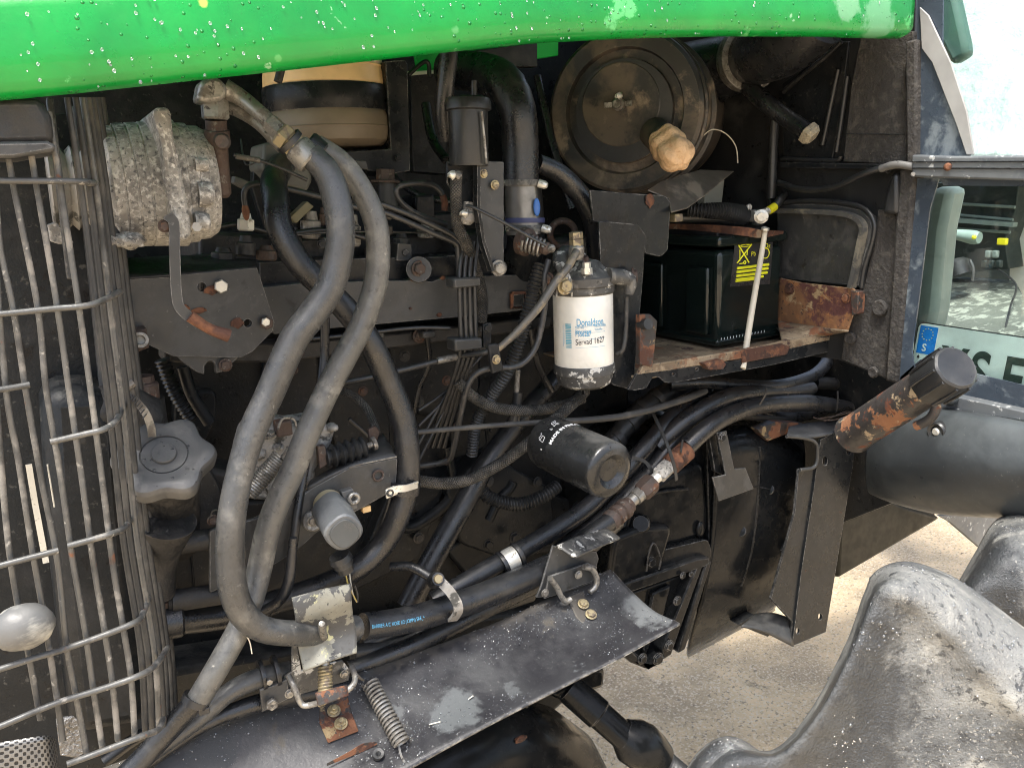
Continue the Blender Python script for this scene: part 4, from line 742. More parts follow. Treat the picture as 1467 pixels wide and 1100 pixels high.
# ------------------------------------------------------------------ lower bracket with sensor and bellows
br = plate('pump_bracket', [(395, 735), (450, 697), (502, 669), (570, 655), (568, 692), (553, 709), (510, 733), (455, 762), (430, 785), (395, 808), (300, 850), (300, 760)], ('y', .985), .006, GREY, bevel=.002, rnd=5, lab='folded grey bracket carrying the sensor')
sheet('bracket_lip', [[(440, 700, .986), (502, 669, .986), (570, 655, .986)], [(445, 690, 1.02), (503, 655, 1.04), (549, 622, 1.06)]], GREY, br, th=.004, k=6, cross=4)
ringtube('bracket_eyelet', P(542, 681, .982), (0, -1, 0), .007, .0018, RUSTBR, br)
tube('edge_glint', [(500, 670, .984), (520, 664, .984), (568, 654, .984)], 1.2, STEEL, br, n=6)
lathe('washer_plate', P(448, 746, .975), P(448, 746, .985), [(0, 0), (13, 0), (15, .2), (15, 1), (0, 1)], STEEL, br); bolt(448, 746, .972, 8, STEEL, br)
def sensor():
    A = P(474, 728, .97); B = P(492, 762, .90); ax = (B - A).normalized()
    e2 = Vector((0, 0, 1)); 
    s = lathe('position_sensor', A, B, [(0, 0), (25, 0), (26, .06), (26, .8), (25.5, 1), (23, 1.03), (0, 1.03)], mat('grey_sensor_casting', (.12, .128, .135), .5, .2, layers=[((.19, .20, .20), 20, .5, .62, .6, None), ((.14, .15, .15), 28, .6, .7, .6, None)], bump=(200, .5)), n=40, lobes=(4, .045), lab='grey die-cast sensor hanging from the bracket')
    lathe('sensor_cover', P(493, 763, .899), P(494, 765, .893), [(0, 0), (20, 0), (20, .9), (19, 1), (0, 1)], mat('dark_grey_sensor_face', (.055, .058, .056), .6), s, n=40, lobes=(4, .045))
    lathe('sensor_collar', P(470, 722, .985), P(475, 729, .965), [(0, 0), (22, 0), (22, 1), (0, 1)], mat('tan_gasket', (.45, .38, .24), .6), s)
    plate('sensor_ear', [(489, 705), (506, 700), (513, 728), (500, 733)], ('y', .955), .012, CAPM, s); ringtube('ear_bolt', P(507, 714, .95), (0, -1, 0), .006, .003, STEEL, s)
    plate('sensor_ear', [(452, 735), (462, 732), (466, 750), (456, 756)], ('y', .955), .02, CAPM, s)
    lathe('plug_boot', P(486, 795, .925), P(496, 818, .925), [(0, 0), (15, 0), (17, .3), (14, .35), (15, .6), (12, .65), (12, 1), (0, 1)], PLASTIC, s, n=20)
    for i, c in enumerate(((.5, .38, .1), (.45, .44, .38))): tube('plug_wire', [(494 + 6 * i, 815, .925), (499 + 4 * i, 838, .925), (506, 852, .93), (511, 862, .94)], 1.1, whiteish('wire_insulation_%d' % i, c), s, n=6)
    fn = onflat(P(508, 757, .888), Vector((.2, 0, -1)).normalized(), Vector((1, 0, .2)).normalized())
    for i, t in enumerate(('8E', '0281', '001')): text('sensor_marking', t, .006, onflat(P(504 - 6 * i, 750, .8855), Vector((.1, 0, -1)).normalized(), Vector((1, 0, .1)).normalized()), CAPM, s)
sensor()
bel = tube('bellows_boot', [(464, 656, 1.01), (480, 652, 1.01), (500, 647, 1.01), (524, 640, 1.01)], [13, 15, 16, 14], HOSEDD, rib=.0105, ribd=.2, n=20, lab='small black bellows on the pump lever')
tube('bellows_stud', [(520, 641, 1.01), (534, 636, 1.01)], 4.5, STEEL, bel, lin=True); lathe('stud_washer', P(533, 636, 1.01), P(538, 634, 1.01), [(0, 0), (10, 0), (10, 1), (0, 1)], STEEL, bel)
plate('lever_end', [(528, 615), (538, 610), (545, 618), (540, 634), (530, 640)], ('y', 1.02), .006, RUSTBR); plate('lever_end', [(455, 640), (466, 638), (470, 665), (458, 672)], ('y', 1.0), .01, RUSTBR)
def pump():
    c = plate('injection_pump', [(362, 625), (385, 612), (410, 606), (425, 615), (468, 608), (482, 615), (475, 640), (455, 668), (450, 700), (400, 720), (350, 715), (352, 660)], ('y', 1.03), .09, ALUD, bevel=.01, rnd=8, seg=3, lab='oxidised aluminium pump body behind the hoses')
    for (u, v, r) in ((383, 623, 7), (400, 640, 6), (412, 660, 6), (476, 612, 8), (372, 650, 10), (440, 640, 8), (430, 690, 8), (390, 700, 9)):
        ball('casting_knob', P(u, v, 1.03), px(r, P(u, v, 1.03)), .012, px(r, P(u, v, 1.03)) * .8, ALUD, c, lump=.15, n=12, seed=u)
    bolt(388, 622, 1.02, 8, STEEL, c, nd=(0, -.3, 1)); bolt(396, 641, 1.01, 6, STEEL, c, nd=(0, -.5, 1))
    coil('governor_spring', P(356, 706, .98), P(402, 655, .98), 12, 2.1, 17, STEEL, c)
    tube('governor_spring_core', [(356, 706, .98), (402, 655, .98)], 8, HOSED, c, lin=True)
    tube('spring_end', [(402, 655, .98), (408, 648, .98), (412, 640, .99)], 1.8, STEEL, c, n=6)
    plate('lower_casting', [(345, 715), (400, 712), (430, 700), (440, 740), (390, 765), (350, 790), (335, 760)], ('y', 1.05), .07, CASTB, c, bevel=.008)
    lathe('throttle_shaft', P(348, 762, 1.0), P(392, 742, 1.0), [(0, 0), (13, 0), (13, 1), (0, 1)], ALUD, c)
    tube('side_loop', [(398, 615, 1.0), (405, 600, 1.0), (420, 600, 1.0), (425, 612, 1.0)], 2, STEEL, c, n=6); box('rust_block', P(405, 612, 1.02), (.02, .02, .02), RUSTBR, c)
pump()
bolt(305, 745, 1.0, 8, RUSTBR); tube('hook_eye', [(300, 742, 1.0), (304, 732, 1.0), (311, 730, 1.0)], 1.5, PIPE, n=6)
# hose P-clamp
band('rubber_clamp', P(580, 690, .988), P(578, 706, .988), 20.5, HOSED, t=.10); tube('clamp_strap', [(556, 704, .955), (570, 700, .952), (582, 699, .955), (598, 694, .97)], 5.5, ZINC, sec=(.9, .22), n=4)
plate('clamp_foot', [(553, 702), (566, 696), (572, 700), (570, 708), (554, 715)], ('y', .955), .004, ZINC, bevel=.001); ringtube('clamp_hole', P(559, 706, .953), (0, -1, 0), .004, .0015, PIPE); box('pale_block', P(524, 728, 1.0), (.012, .01, .009), CREAM, bevel=.001)

# ------------------------------------------------------------------ oil filler cap, neck, timing cover
def filler():
    c = P(235, 650, .94); nn = Vector((-.06, -.62, .78)).normalized()
    q = lambda r: px(r, c)
    cap = lathe('oil_filler_cap', c - nn * .026, c, [(0, 0), (q(58), 0), (q(62), .1), (q(65), .62), (q(64.5), .82), (q(62), .94), (q(57), 1.0), (q(45), 1.0), (q(41), .97), (q(33), .97), (q(32.5), .88), (q(31), .88), (q(30.5), .95), (0, .95)], CAPM, world=True, n=132, lobes=(6, .095), lobemin=q(50), lab='grey scalloped oil filler cap with rain drops')
    lathe('cap_button', c - nn * .002, c + nn * .0030, [(0, 0), (q(17), 0), (q(17), .8), (q(16), 1), (0, 1)], CAPM, cap, world=True, n=36)
    lathe('filler_neck', c - nn * .03, c - nn * .20, [(0, 0), (q(48), 0), (q(46), .1), (q(42), .3), (q(36), 1), (0, 1)], CASTB, world=True, n=40)
    tube('filler_base', [(238, 745, .97), (228, 800, .99), (226, 850, 1.0)], [42, 26, 24], CASTB, n=24)
filler()
plate('timing_cover', [(250, 690), (300, 668), (318, 700), (320, 800), (318, 900), (250, 880), (246, 760)], ('y', 1.06), .08, CASTB, bevel=.01, rnd=12)
plate('timing_cover', [(300, 670), (400, 690), (420, 860), (318, 900)], ('y', 1.08), .08, CASTB, bevel=.008)
tube('cover_seam', [(262, 690, 1.057), (270, 760, 1.057), (278, 840, 1.057), (280, 880, 1.057)], 1.5, CAST, n=6)
for a, b, y in (((226, 783), (312, 770), 1.0), ((240, 862), (330, 848), 1.0)):
    lathe('cover_stud_tube', P(*a, y), P(*b, y), [(0, 0), (11, 0), (14, .05), (16, .06), (16, 1), (0, 1)], CASTB, n=20); bolt(a[0] - 2, a[1] + 1, y, 11, RUSTBR, nd=(-1, -.3, 0), washer=False)
# top hose elbow and worm clamp
tube('radiator_elbow', [(115, 690, 1.02), (110, 640, 1.0), (125, 600, 1.0), (155, 585, 1.0), (185, 590, 1.0), (205, 600, 1.01)], [36, 37, 37, 36, 36, 36], CASTB, n=30)
wc = tube('worm_clamp', [(176, 562, .965), (192, 572, .955), (208, 590, .95), (216, 610, .95), (218, 625, .955)], 5.5, STEEL, sec=(1, .25), n=4, lab='slotted steel worm clamp beside the oil filler cap')
for i in range(9):
    t = i / 9; tube('clamp_slot', [P(184 + 26 * t + 3, 566 + 34 * t * t + 2 * t - 2, .948), P(184 + 26 * t - 3, 566 + 34 * t * t + 2 * t + 5, .948)], .9, PIPE, wc, n=4, lin=True)
lathe('clamp_screw', P(180, 556, .95), P(192, 548, .95), [(0, 0), (6, 0), (6, 1), (0, 1)], STEEL, wc, n=8)
lathe('rusty_thermostat_cap', P(205, 570, 1.02), P(203, 538, 1.02), [(0, 0), (22, 0), (22, .6), (20, .7), (17, .72), (16, 1), (0, 1)], RUSTBR, n=20); lathe('thermostat_body', P(212, 640, 1.05), P(207, 570, 1.05), [(0, 0), (30, 0), (26, 1), (0, 1)], CASTB)

# ------------------------------------------------------------------ oil filter
def oil_filter():
    B = PD(874, 674, 1.13); A = PD(788, 634, 1.235); ax = (B - A).normalized(); R = 42.5 * 1.13 / F; L = (B - A).length
    f = lathe('oil_filter', A, B, [(0, -.05), (R * .94, -.05), (R * .98, .0), (R, .03), (R, .94), (R * .985, .985), (R * .93, 1.01), (R * .78, 1.035), (R * .60, 1.04), (R * .45, 1.0), (R * .40, .985), (R * .2, .98), (0, .985)], mat('black_enamel_filter', (.012, .013, .014), .24, layers=[((.05, .05, .048), 14, .5, .72, .5, None)], bump=(220, .3), drops=(170, .3, .9), dust=(DUSTC, .12)), world=True, n=72, lab='black spin-on oil filter printed MADE IN FINLAND')
    e1 = ax.cross(Vector((0, 0, 1))).normalized(); e2 = ax.cross(e1)
    tocam = (CAM - (A + B) / 2); tocam -= ax * tocam.dot(ax); tocam.normalize(); side = ax.cross(tocam).normalized()
    if side.z < 0: side = -side
    def on(s0, a0, lift=.0006):
        def g(x, y):
            a = a0 + x / R; return A + ax * (L * s0 - y) + (tocam * math.cos(a) + side * math.sin(a)) * (R + lift)
        return g
    def on2(s0, a0): 
        g = on(s0, a0); return lambda x, y: g(x, y)
    text('country_text', 'MADE IN FINLAND', .0085, on(.36, -.05), INKW, f, sx=1.0, bold=.0003)
    def icon(s0, a0, polys):
        g = on(s0, a0)
        for q in polys: tube('print_icon', [g(x * .001, y * .001) for x, y in q], 1, INKW, f, rw=.0004, lin=True, n=4)
    icon(.22, -.10, [[(0, 0), (8, 0), (9, 6), (1, 7), (0, 0)], [(1, 8), (4, 11), (8, 9), (12, 12)]]); text('icon_number', 'a', .007, on(.24, -.38), INKW, f)
    icon(.22, .62, [[(0, 0), (5, 2), (9, -1), (8, 6), (2, 7), (0, 0)], [(1, 8), (6, 12)], [(8, 7), (12, 12), (6, 10)]]); text('icon_number', 'b', .007, on(.24, .42), INKW, f)
oil_filter()

# ------------------------------------------------------------------ battery, tray, brackets
def battery():
    yb = 1.10; a = P(1027, 497, yb); b = P(1117, 481, yb); t = P(1030, 340, yb)
    x0, x1, z0, z1 = a.x, b.x, a.z, t.z; D = .30; w = x1 - x0
    root = empty('battery', (x0 + w / 2, yb + D / 2, z0), 'black car battery with yellow warning print, strapped on the rusty tray', 'battery')
    body = box('battery_case', Vector(((x0 + x1) / 2, yb + D / 2, z0 + (z1 - z0) * .44)), (w, D, (z1 - z0) * .88), BATT, root, bevel=.010, seg=4)
    box('foot_ledge', Vector(((x0 + x1) / 2, yb + D / 2, z0 + .007)), (w + .006, D + .006, .014), BATT, body, bevel=.004)
    zt = z1
    lid = box('battery_lid', Vector(((x0 + x1) / 2, yb + D / 2, zt - .008)), (w + .012, D + .012, .020), BATT, root, bevel=.006, seg=3)
    box('lid_step', Vector(((x0 + x1) / 2 + .01, yb + D / 2 + .01, zt + .004)), (w * .78, D * .85, .018), PLASTIC, lid, bevel=.004)
    box('carry_grip', Vector((x1 + .012, yb + .09, zt - .03)), (.03, .12, .05), BATT, lid, bevel=.004)
    box('end_rib', Vector((x0 - .004, yb + .05, z0 + .085)), (.010, .06, .13), BATT, body, bevel=.005, seg=3); box('end_rib', Vector((x0 - .004, yb + .2, z0 + .085)), (.010, .1, .13), BATT, body, bevel=.005, seg=3)
    lathe('vent_plug', Vector((x1 - .02, yb + .10, zt + .01)), Vector((x1 - .02, yb + .10, zt + .024)), [(0, 0), (.020, 0), (.020, .8), (.017, 1), (0, 1)], PLASTIC, lid, world=True, n=28)
    p1 = P(1085, 318, yb + .07)
    lathe('terminal_post', Vector((p1.x, p1.y, zt)), Vector((p1.x, p1.y, p1.z + .006)), [(0, 0), (.013, 0), (.010, 1), (0, 1)], STEEL, lid, world=True, n=20)
    # label plate and print on the front face
    yf = yb - .0008; L = lambda u, v: P(u, v, yf)
    lp = plate('warning_label', [(1053, 348), (1108, 341), (1103, 407), (1046, 411)], ('y', yf), .0006, whiteish('label_black', (.03, .03, .03), .3), body, bevel=0)
    Y = yf - .0008
    def ln(pts, r=1.1): tube('warning_mark', [(u, v, Y) for u, v in pts], r, INKY, body, n=5, lin=True)
    ln([(1058, 351), (1073, 376)], 1.0); ln([(1077, 350), (1056, 377)], 1.0); ln([(1061, 352), (1068, 350), (1075, 351)], .8); ln([(1062, 354), (1074, 353)], .6); ln([(1060, 358), (1060, 374)], .6); ln([(1071, 358), (1070, 366)], .6); ln([(1059, 378), (1066, 377)], .8)
    ringtube('warning_wheel', P(1067, 376, Y), (0, -1, 0), .0028, .0010, INKY, body, n=14)
    fx = Vector((1, 0, 0)); fz = Vector((0, 0, 1))
    text('lead_symbol', 'Pb', .0125, onflat(P(1076, 367, Y), fx, fz), INKY, body); text('corner_print', 'JE', .008, onflat(P(1101, 355, Y), fx, fz), INKY, body, sx=.8)
    ringtube('recycle_ring', P(1097, 363, Y), (0, -1, 0), .0095, .0008, INKY, body, n=20); ringtube('recycle_ring', P(1098, 352, Y), (0, -1, 0), .004, .0007, INKY, body, n=12)
    for i, (va, vb, e) in enumerate(((384.5, 379, 1101), (390, 384.5, 1100), (395.5, 390.5, 1099), (401, 396, 1093), (403, 400, 1080))):
        ln([(1056 - i * .5, va), (e, vb)], 1.9 if i < 4 else 1.6)
    for i in range(15): u = 1033 + i * 4.4; ln_ = tube('date_tick', [(u, 487.5 - i * .78, Y), (u + .6, 484 - i * .78, Y)], .5, INKW, body, n=4, lin=True)
    # hold-down: rusty strap over the lid and a pale rod in front
    hd = tube('hold_down_strap', [Vector((x0 - .03, yb + .28, zt + .018)), Vector((x0 + .02, yb + .12, zt + .016)), P(1060, 331, yb - .015), P(1090, 335, yb - .02), P(1122, 333, yb - .015)], [3, 4, 6, 5.5, 2], RUSTM, sec=(1, .28), n=4, lab='rusty strap across the top of the battery')
    tube('hold_down_rod', [(1096, 332, yb - .025), (1090, 370, yb - .03), (1078, 440, yb - .05), (1064, 528, yb - .085)], [3.6, 4, 4.4, 4.6], TIE, lab='pale rod clamping the battery to the tray')
    bolt(1096, 330, yb - .03, 7, ZINC, nd=(0, -.2, 1), washer=False)
battery()
def tray():
    y0 = 1.02; a = P(925, 545, y0); z = P(1060, 519, y0).z + .003; xr = P(1190, 490, y0).x; xl = P(905, 540, y0).x
    zt = P(1027, 497, 1.10).z - .004
    t = obj('battery_tray', [Vector((xl + .02, y0, zt - .004)), Vector((xr, y0, zt - .004)), Vector((xr + .07, 1.42, zt)), Vector((xl, 1.42, zt)), Vector((xl + .02, y0, zt - .008)), Vector((xr, y0, zt - .008)), Vector((xr + .07, 1.42, zt - .004)), Vector((xl, 1.42, zt - .004))],
        [(0, 1, 2, 3), (7, 6, 5, 4), (0, 4, 5, 1), (1, 5, 6, 2), (2, 6, 7, 3), (3, 7, 4, 0)], TRAYM, lab='rusty steel battery tray', bevel=.001)
    plate('tray_front', [(912, 536), (960, 530), (1066, 515), (1190, 486), (1190, 503), (1110, 522), (1040, 535), (966, 548), (953, 548), (944, 540), (935, 540), (929, 550), (926, 556), (908, 559), (900, 558)], ('y', y0 - .004), .004, BLACK, t, holes=[(965, 536, 2.2), (998, 529, 2.2)])
    plate('tray_lip', [(922, 523), (965, 517), (1060, 502), (1120, 489), (1192, 478), (1190, 487), (1066, 513), (960, 530), (915, 536)], ('y', y0 - .006), .008, TRAYM, t, bevel=.001)
    plate('tray_hook', [(1009, 521), (1036, 515), (1041, 522), (1036, 529), (1016, 530)], ('y', y0 - .02), .016, RUSTM, t)
    plate('tray_patch', [(1062, 502), (1120, 492), (1132, 497), (1128, 508), (1064, 520)], ('y', y0 - .008), .004, RUSTM, t)
    # end wall at the cab side
    plate('tray_end_wall', [(1117, 398), (1150, 405), (1222, 413), (1230, 420), (1226, 440), (1214, 476), (1180, 470), (1113, 462)], ('x', 1.268), .003, WALLM, t, lab='flaking rusty end wall of the battery tray')
    sheet('tray_end_floor', [[PX(1113, 460, 1.267), PX(1160, 467, 1.267), PX(1216, 474, 1.267)], [P(1120, 489, 1.02), P(1150, 484, 1.02), P(1180, 481, 1.02)]], TRAYM, t, th=.003)
    bolt(0, 0, 0, 7, RUSTM, t, nd=(-1, 0, 0), at=PX(1212, 427, 1.266)); bolt(0, 0, 0, 8, RUSTM, t, nd=(-1, 0, 0), at=PX(1131, 414, 1.266))
    sheet('curled_sheet', [[(1112, 470, 1.10), (1130, 472, 1.08), (1150, 474, 1.06)], [(1130, 490, 1.03), (1160, 486, 1.02), (1188, 482, 1.01)]], GREY, t, th=.002)
tray()
plate('upright_plate', [(858, 318), (872, 318), (914, 322), (925, 337), (921, 400), (910, 520), (908, 559), (880, 552), (868, 545)], ('y', 1.045), .004, BLACK, lab='tall black support plate beside the fuel filter', rnd=3)
plate('upper_plate', [(845, 272), (900, 277), (953, 280), (961, 290), (957, 358), (947, 368), (924, 363), (922, 338), (912, 322), (850, 318)], ('y', 1.075), .004, BLACK, lab='upper black bracket plate with a rusty hole', rnd=3)
ball('rust_spot', P(931, 288, 1.073), .009, .0012, .011, RUSTM, lump=.25, n=12)
plate('rusty_stop', [(917, 451), (932, 450), (942, 460), (938, 500), (935, 526), (917, 522)], ('y', 1.012), .012, RUSTP, lab='orange rusted stop plate at the tray corner'); lathe('stop_bolt', P(918, 465, 1.02), P(929, 464, 1.0), [(0, 0), (8, 0), (8, 1), (0, 1)], PIPE)
plate('sheet_baffle', [(928, 272), (948, 259), (1003, 243), (1052, 245), (1010, 280), (985, 298), (962, 304), (958, 284)], plane3(P(928, 272, 1.10), P(1052, 245, 1.16), P(962, 304, 1.06)), .003, mat('dusty_tan_sheet_metal', (.10, .09, .075), .42, .3, layers=[((.22, .19, .15), 14, .5, .62, .6, None)], edge=((.5, .42, .33), .002, .7)))
plate('pale_block', [(1012, 262), (1038, 258), (1034, 293), (1008, 293)], ('y', 1.28), .02, mat('pale_grey_block', (.32, .32, .27), .7))
# battery leads
tube('negative_lead', [(985, 300, 1.16), (1010, 302, 1.14), (1040, 303, 1.13), (1066, 309, 1.13)], [9, 10, 11, 13], PLASTIC, rib=.0055, ribd=.16, n=16, lab='black corrugated battery lead')
tube('lead_wrap', [(970, 312, 1.18), (1010, 312, 1.16), (1050, 315, 1.14)], [6, 7, 8], HOSEDD)
tc = box('terminal_clamp', P(1082, 309, 1.13), (.030, .028, .022), ZINC, lab='bare metal clamp on the battery post', bevel=.003); lathe('clamp_bolt', P(1090, 310, 1.11), P(1091, 311, 1.095), [(0, 0), (10, 0), (10, .5), (6, .55), (6, 1), (0, 1)], ZINC, tc, n=20); bolt(1072, 297, 1.12, 6, ZINC, tc, washer=False)
tube('terminal_lug', [(1090, 307, 1.12), (1104, 300, 1.115)], [6, 5], ZINC, tc)
tube('yellow_band', [(1101, 302, 1.115), (1110, 296, 1.115)], 6, YEL, n=12); tube('ground_cable', [(1109, 297, 1.116), (1118, 286, 1.116), (1122, 278, 1.13), (1112, 268, 1.18), (1108, 250, 1.25)], [6, 6, 6, 6, 6], HOSEDD)
ringtube('cable_grommet', P(1070, 264, 1.3), (-.8, -.6, 0), .016, .007, HOSEDD); tube('ground_cable', [(1068, 264, 1.28), (1085, 268, 1.22), (1100, 278, 1.18), (1104, 296, 1.16)], 4, HOSEDD)
box('brown_post_cap', P(968, 312, 1.09), (.018, .018, .014), BRASS)

# ------------------------------------------------------------------ cab front: firewall and panels
XW = 1.30
fw = plate('firewall', [(900, -60), (1313, -60), (1310, 60), (1310, 240), (1282, 548), (1200, 515), (900, 475)], ('x', XW), .03, PLASTIC, lab='black firewall of the cab')
plate('firewall_foam', [(1236, 40), (1308, 45), (1306, 236), (1208, 232), (1212, 192), (1220, 120)], ('x', XW - .012), .012, FOAM, fw, lab='dusty textured sound-proofing foam')
tube('foam_seam', [PX(1212, 192, XW - .0125), PX(1296, 193, XW - .0125)], .8, CAST, fw, n=6); tube('foam_seam', [PX(1296, 90, XW - .0125), PX(1298, 236, XW - .0125)], 1.2, FOAM, fw, n=6)
plate('firewall_recess', [(1122, 225), (1120, 120), (1160, 92), (1200, 60), (1216, 60), (1204, 160), (1192, 230), (1150, 232)], ('x', XW - .006), .006, CAST, fw)
for q in ([(1201, 100), (1184, 180), (1178, 208)], [(1214, 110), (1204, 180), (1198, 218)], [(1120, 228), (1160, 230), (1198, 230), (1205, 224)], [(1122, 132), (1150, 108), (1180, 84), (1205, 60)]):
    tube('pressed_rib', [PX(u, v, XW - .010) for u, v in q], 3.6, PLASTIC, fw, n=8)
tube('edge_rail', [PX(1112, 150, XW - .03), PX(1108, 200, XW - .03), PX(1105, 284, XW - .03)], 7, PLASTIC, fw, n=10)
plate('firewall_ledge', [(1118, 232), (1200, 234), (1302, 236), (1300, 243), (1118, 241)], ('x', XW - .02), .02, CAST, fw)
tube('firewall_cable', [PX(1116, 262, XW - .03), PX(1150, 272, XW - .04), PX(1195, 268, XW - .04), PX(1240, 248, XW - .04), PX(1275, 239, XW - .03), PX(1306, 240, XW - .02)], 4.5, HOSEDD, lab='black cable along the firewall ledge'); tube('cable_sheath', [PX(1262, 242, XW - .036), PX(1285, 236, XW - .036), PX(1311, 240, XW - .03)], 5.5, CAPM)
ringtube('cable_tie', PX(1274, 240, XW - .03), (0, 1, .2), .009, .0014, TIEB)
plate('wiring_cone', [(1276, 248), (1286, 248), (1285, 308), (1262, 306), (1268, 280)], ('x', XW - .03), .03, PLASTIC, bevel=.008, seg=3)
plate('filter_door', [(1112, 292), (1150, 290), (1200, 292), (1232, 298), (1248, 312), (1252, 330), (1240, 370), (1232, 412), (1112, 400)], ('x', XW - .02), .02, GREY, lab='rounded grey cover behind the battery', bevel=.004)
tube('door_seal', [PX(1112, 302, XW - .028), PX(1160, 303, XW - .028), PX(1205, 306, XW - .028), PX(1226, 312, XW - .028), PX(1237, 325, XW - .028), PX(1233, 350, XW - .028), PX(1226, 385, XW - .028), PX(1220, 412, XW - .028)], 5.5, SEAL, sec=(1.1, .6), n=4, step=.01)
tube('door_seal', [PX(1108, 293, XW - .02), PX(1150, 288, XW - .02), PX(1200, 290, XW - .02), PX(1236, 298, XW - .02), PX(1252, 318, XW - .02), PX(1250, 345, XW - .02), PX(1238, 385, XW - .02), PX(1234, 412, XW - .02)], 3.6, PLASTIC, n=10)
plate('side_foam', [(1258, 300), (1300, 305), (1290, 420), (1278, 545), (1205, 515), (1215, 440), (1240, 400), (1254, 335)], ('x', XW - .010), .010, FOAM, fw)
for (u, v, r) in ((1261, 441, 12), (1219, 484, 9), (1252, 533, 8)):
    c = PX(u, v, XW - .012); lathe('foam_button', c, c + Vector((-.006, 0, 0)), [(0, 0), (r, 0), (r, .6), (r * .8, 1), (0, .8)], FOAM, fw, n=20)
plate('corner_post', [(1288, 240), (1312, 240), (1284, 550), (1266, 546)], ('x', XW - .025), .03, FOAM, bevel=.006)
plate('corner_trim', [(1296, 60), (1313, 56), (1312, 240), (1298, 240)], ('x', XW - .03), .03, FOAM, bevel=.004)
plate('clamp_stack', [(1218, 416), (1230, 418), (1228, 450), (1220, 452)], ('x', XW - .04), .02, RUSTP)

plate('cab_floor_underside', [(820, 440), (1200, 505), (1290, 545), (1330, 700), (1100, 790), (700, 790)], ('x', 1.46), .05, CAST)  # backing sheet added to cover the bright sky gap below the tray
# windows: frames, borders, glass, things behind
XG = XW - .02
wf = plate('cab_frame_rail', [(1306, 222), (1360, 224), (1560, 222), (1560, 262), (1400, 257), (1306, 254)], ('x', XG - .02), .05, FRAME, lab='scuffed grey rail between the cab windows', bevel=.003)
plate('frame_groove', [(1306, 240), (1560, 240), (1560, 243), (1306, 242)], ('x', XG - .022), .003, CAST, wf); plate('frame_groove', [(1306, 231), (1560, 230), (1560, 232), (1306, 233)], ('x', XG - .022), .003, CAST, wf)
lathe('rusty_rivet', PX(1358, 239, XG - .02), PX(1358, 239, XG - .026), [(0, 0), (6, 0), (5, .7), (3, 1), (0, 1)], RUSTM, wf, n=16); lathe('frame_bolt', PX(1308, 250, XG - .02), PX(1308, 250, XG - .03), [(0, 0), (3.5, 0), (3, 1), (0, 1)], STEEL, wf, n=10)
plate('windscreen', [(1312, -80), (1560, -80), (1560, 226), (1318, 226)], ('x', XG + .006), .005, GLASS, lab='upper cab glass', bevel=0)
plate('lower_window', [(1312, 256), (1560, 260), (1560, 650), (1288, 550)], ('x', XG + .006), .005, GLASS, lab='lower cab glass with a number plate behind it', bevel=0)
for q in ([(1313, -80), (1352, -80), (1350, 60), (1358, 130), (1372, 180), (1390, 214), (1390, 226), (1316, 226)], [(1310, 256), (1345, 256), (1332, 300), (1315, 440), (1306, 500), (1312, 545), (1288, 552)], [(1345, 256), (1560, 258), (1560, 268), (1352, 266)], [(1290, 540), (1318, 515), (1400, 536), (1467, 552), (1560, 575), (1560, 640), (1467, 592), (1340, 562), (1288, 552)]):
    plate('glass_border', q, ('x', XG + .002), .003, PRIMER, bevel=0)
plate('pale_blade', [(1317, 10), (1330, 22), (1362, 90), (1385, 160), (1395, 222), (1384, 222), (1370, 180), (1335, 90), (1320, 70)], ('x', XG - .004), .004, mat('pale_wiper_panel', (.30, .30, .29), .5), lab='pale tapering trim strip on the upper glass')
plate('cab_mirror_shell', [(1350, -60), (1366, -20), (1384, 60), (1386, 80), (1362, 94), (1335, 40), (1330, -60)], ('x', XG + .25), .03, whiteish('green_grey_trim', (.06, .12, .10)), bevel=.01)
plate('cab_trim_post', [(1335, 268), (1365, 268), (1352, 330), (1342, 440), (1326, 520), (1306, 560), (1306, 470), (1322, 330)], ('x', XG + .06), .05, GREYIN, bevel=.012, lab='grey inner post behind the lower glass')
# the bench and gear inside the cab
cab = plate('cab_console', [(1335, 262), (1460, 262), (1456, 300), (1440, 345), (1446, 385), (1330, 395)], ('x', XG + .55), .06, DARKIN, lab='dark console seen through the lower window')
for (a, b) in (((1340, 290), (1455, 297)), ((1338, 305), (1452, 315)), ((1335, 325), (1448, 333))):
    tube('console_ridge', [PX(*a, XG + .54), PX(*b, XG + .54)], 2.2, GREYIN, cab, n=8)
tube('console_bar', [PX(1330, 312, XG + .53), PX(1455, 322, XG + .53)], 6, GREYIN, cab, sec=(1, .5), n=4)
lv = tube('control_lever', [PX(1330, 340, XG + .5), PX(1365, 336, XG + .48), PX(1395, 340, XG + .48), PX(1404, 341, XG + .48)], [6, 7, 10, 8], whiteish('pale_green_lever', (.28, .38, .34)), lab='pale lever with a round yellow button'); ball('lever_button', PX(1396, 340, XG + .46), .005, .005, .005, INKY, lv, n=10)
box('yellow_switch', PX(1437, 346, XG + .5), (.01, .02, .014), YEL)
lathe('dark_boot', PX(1375, 395, XG + .45), PX(1368, 372, XG + .45), [(0, 0), (20, 0), (18, .8), (12, 1), (0, 1)], HOSEDD); tube('pedal_rod', [PX(1390, 372, XG + .44), PX(1395, 385, XG + .44), PX(1394, 402, XG + .44)], 2, CAPM)
for i in range(5): box('console_knob', PX(1412 + 5 * i, 378 - (i % 2) * 14, XG + .5), (.012, .012, .016), GREYIN if i % 2 else DARKIN, bevel=.003)
sheet('floor_mat', [[PX(1330, 398, XG + .6), PX(1400, 400, XG + .6), PX(1455, 404, XG + .6)], [PX(1300, 480, XG + .25), PX(1400, 490, XG + .25), PX(1500, 495, XG + .25)], [PX(1280, 620, XG + .06), PX(1400, 640, XG + .06), PX(1560, 660, XG + .06)]], MAT_, th=.006)
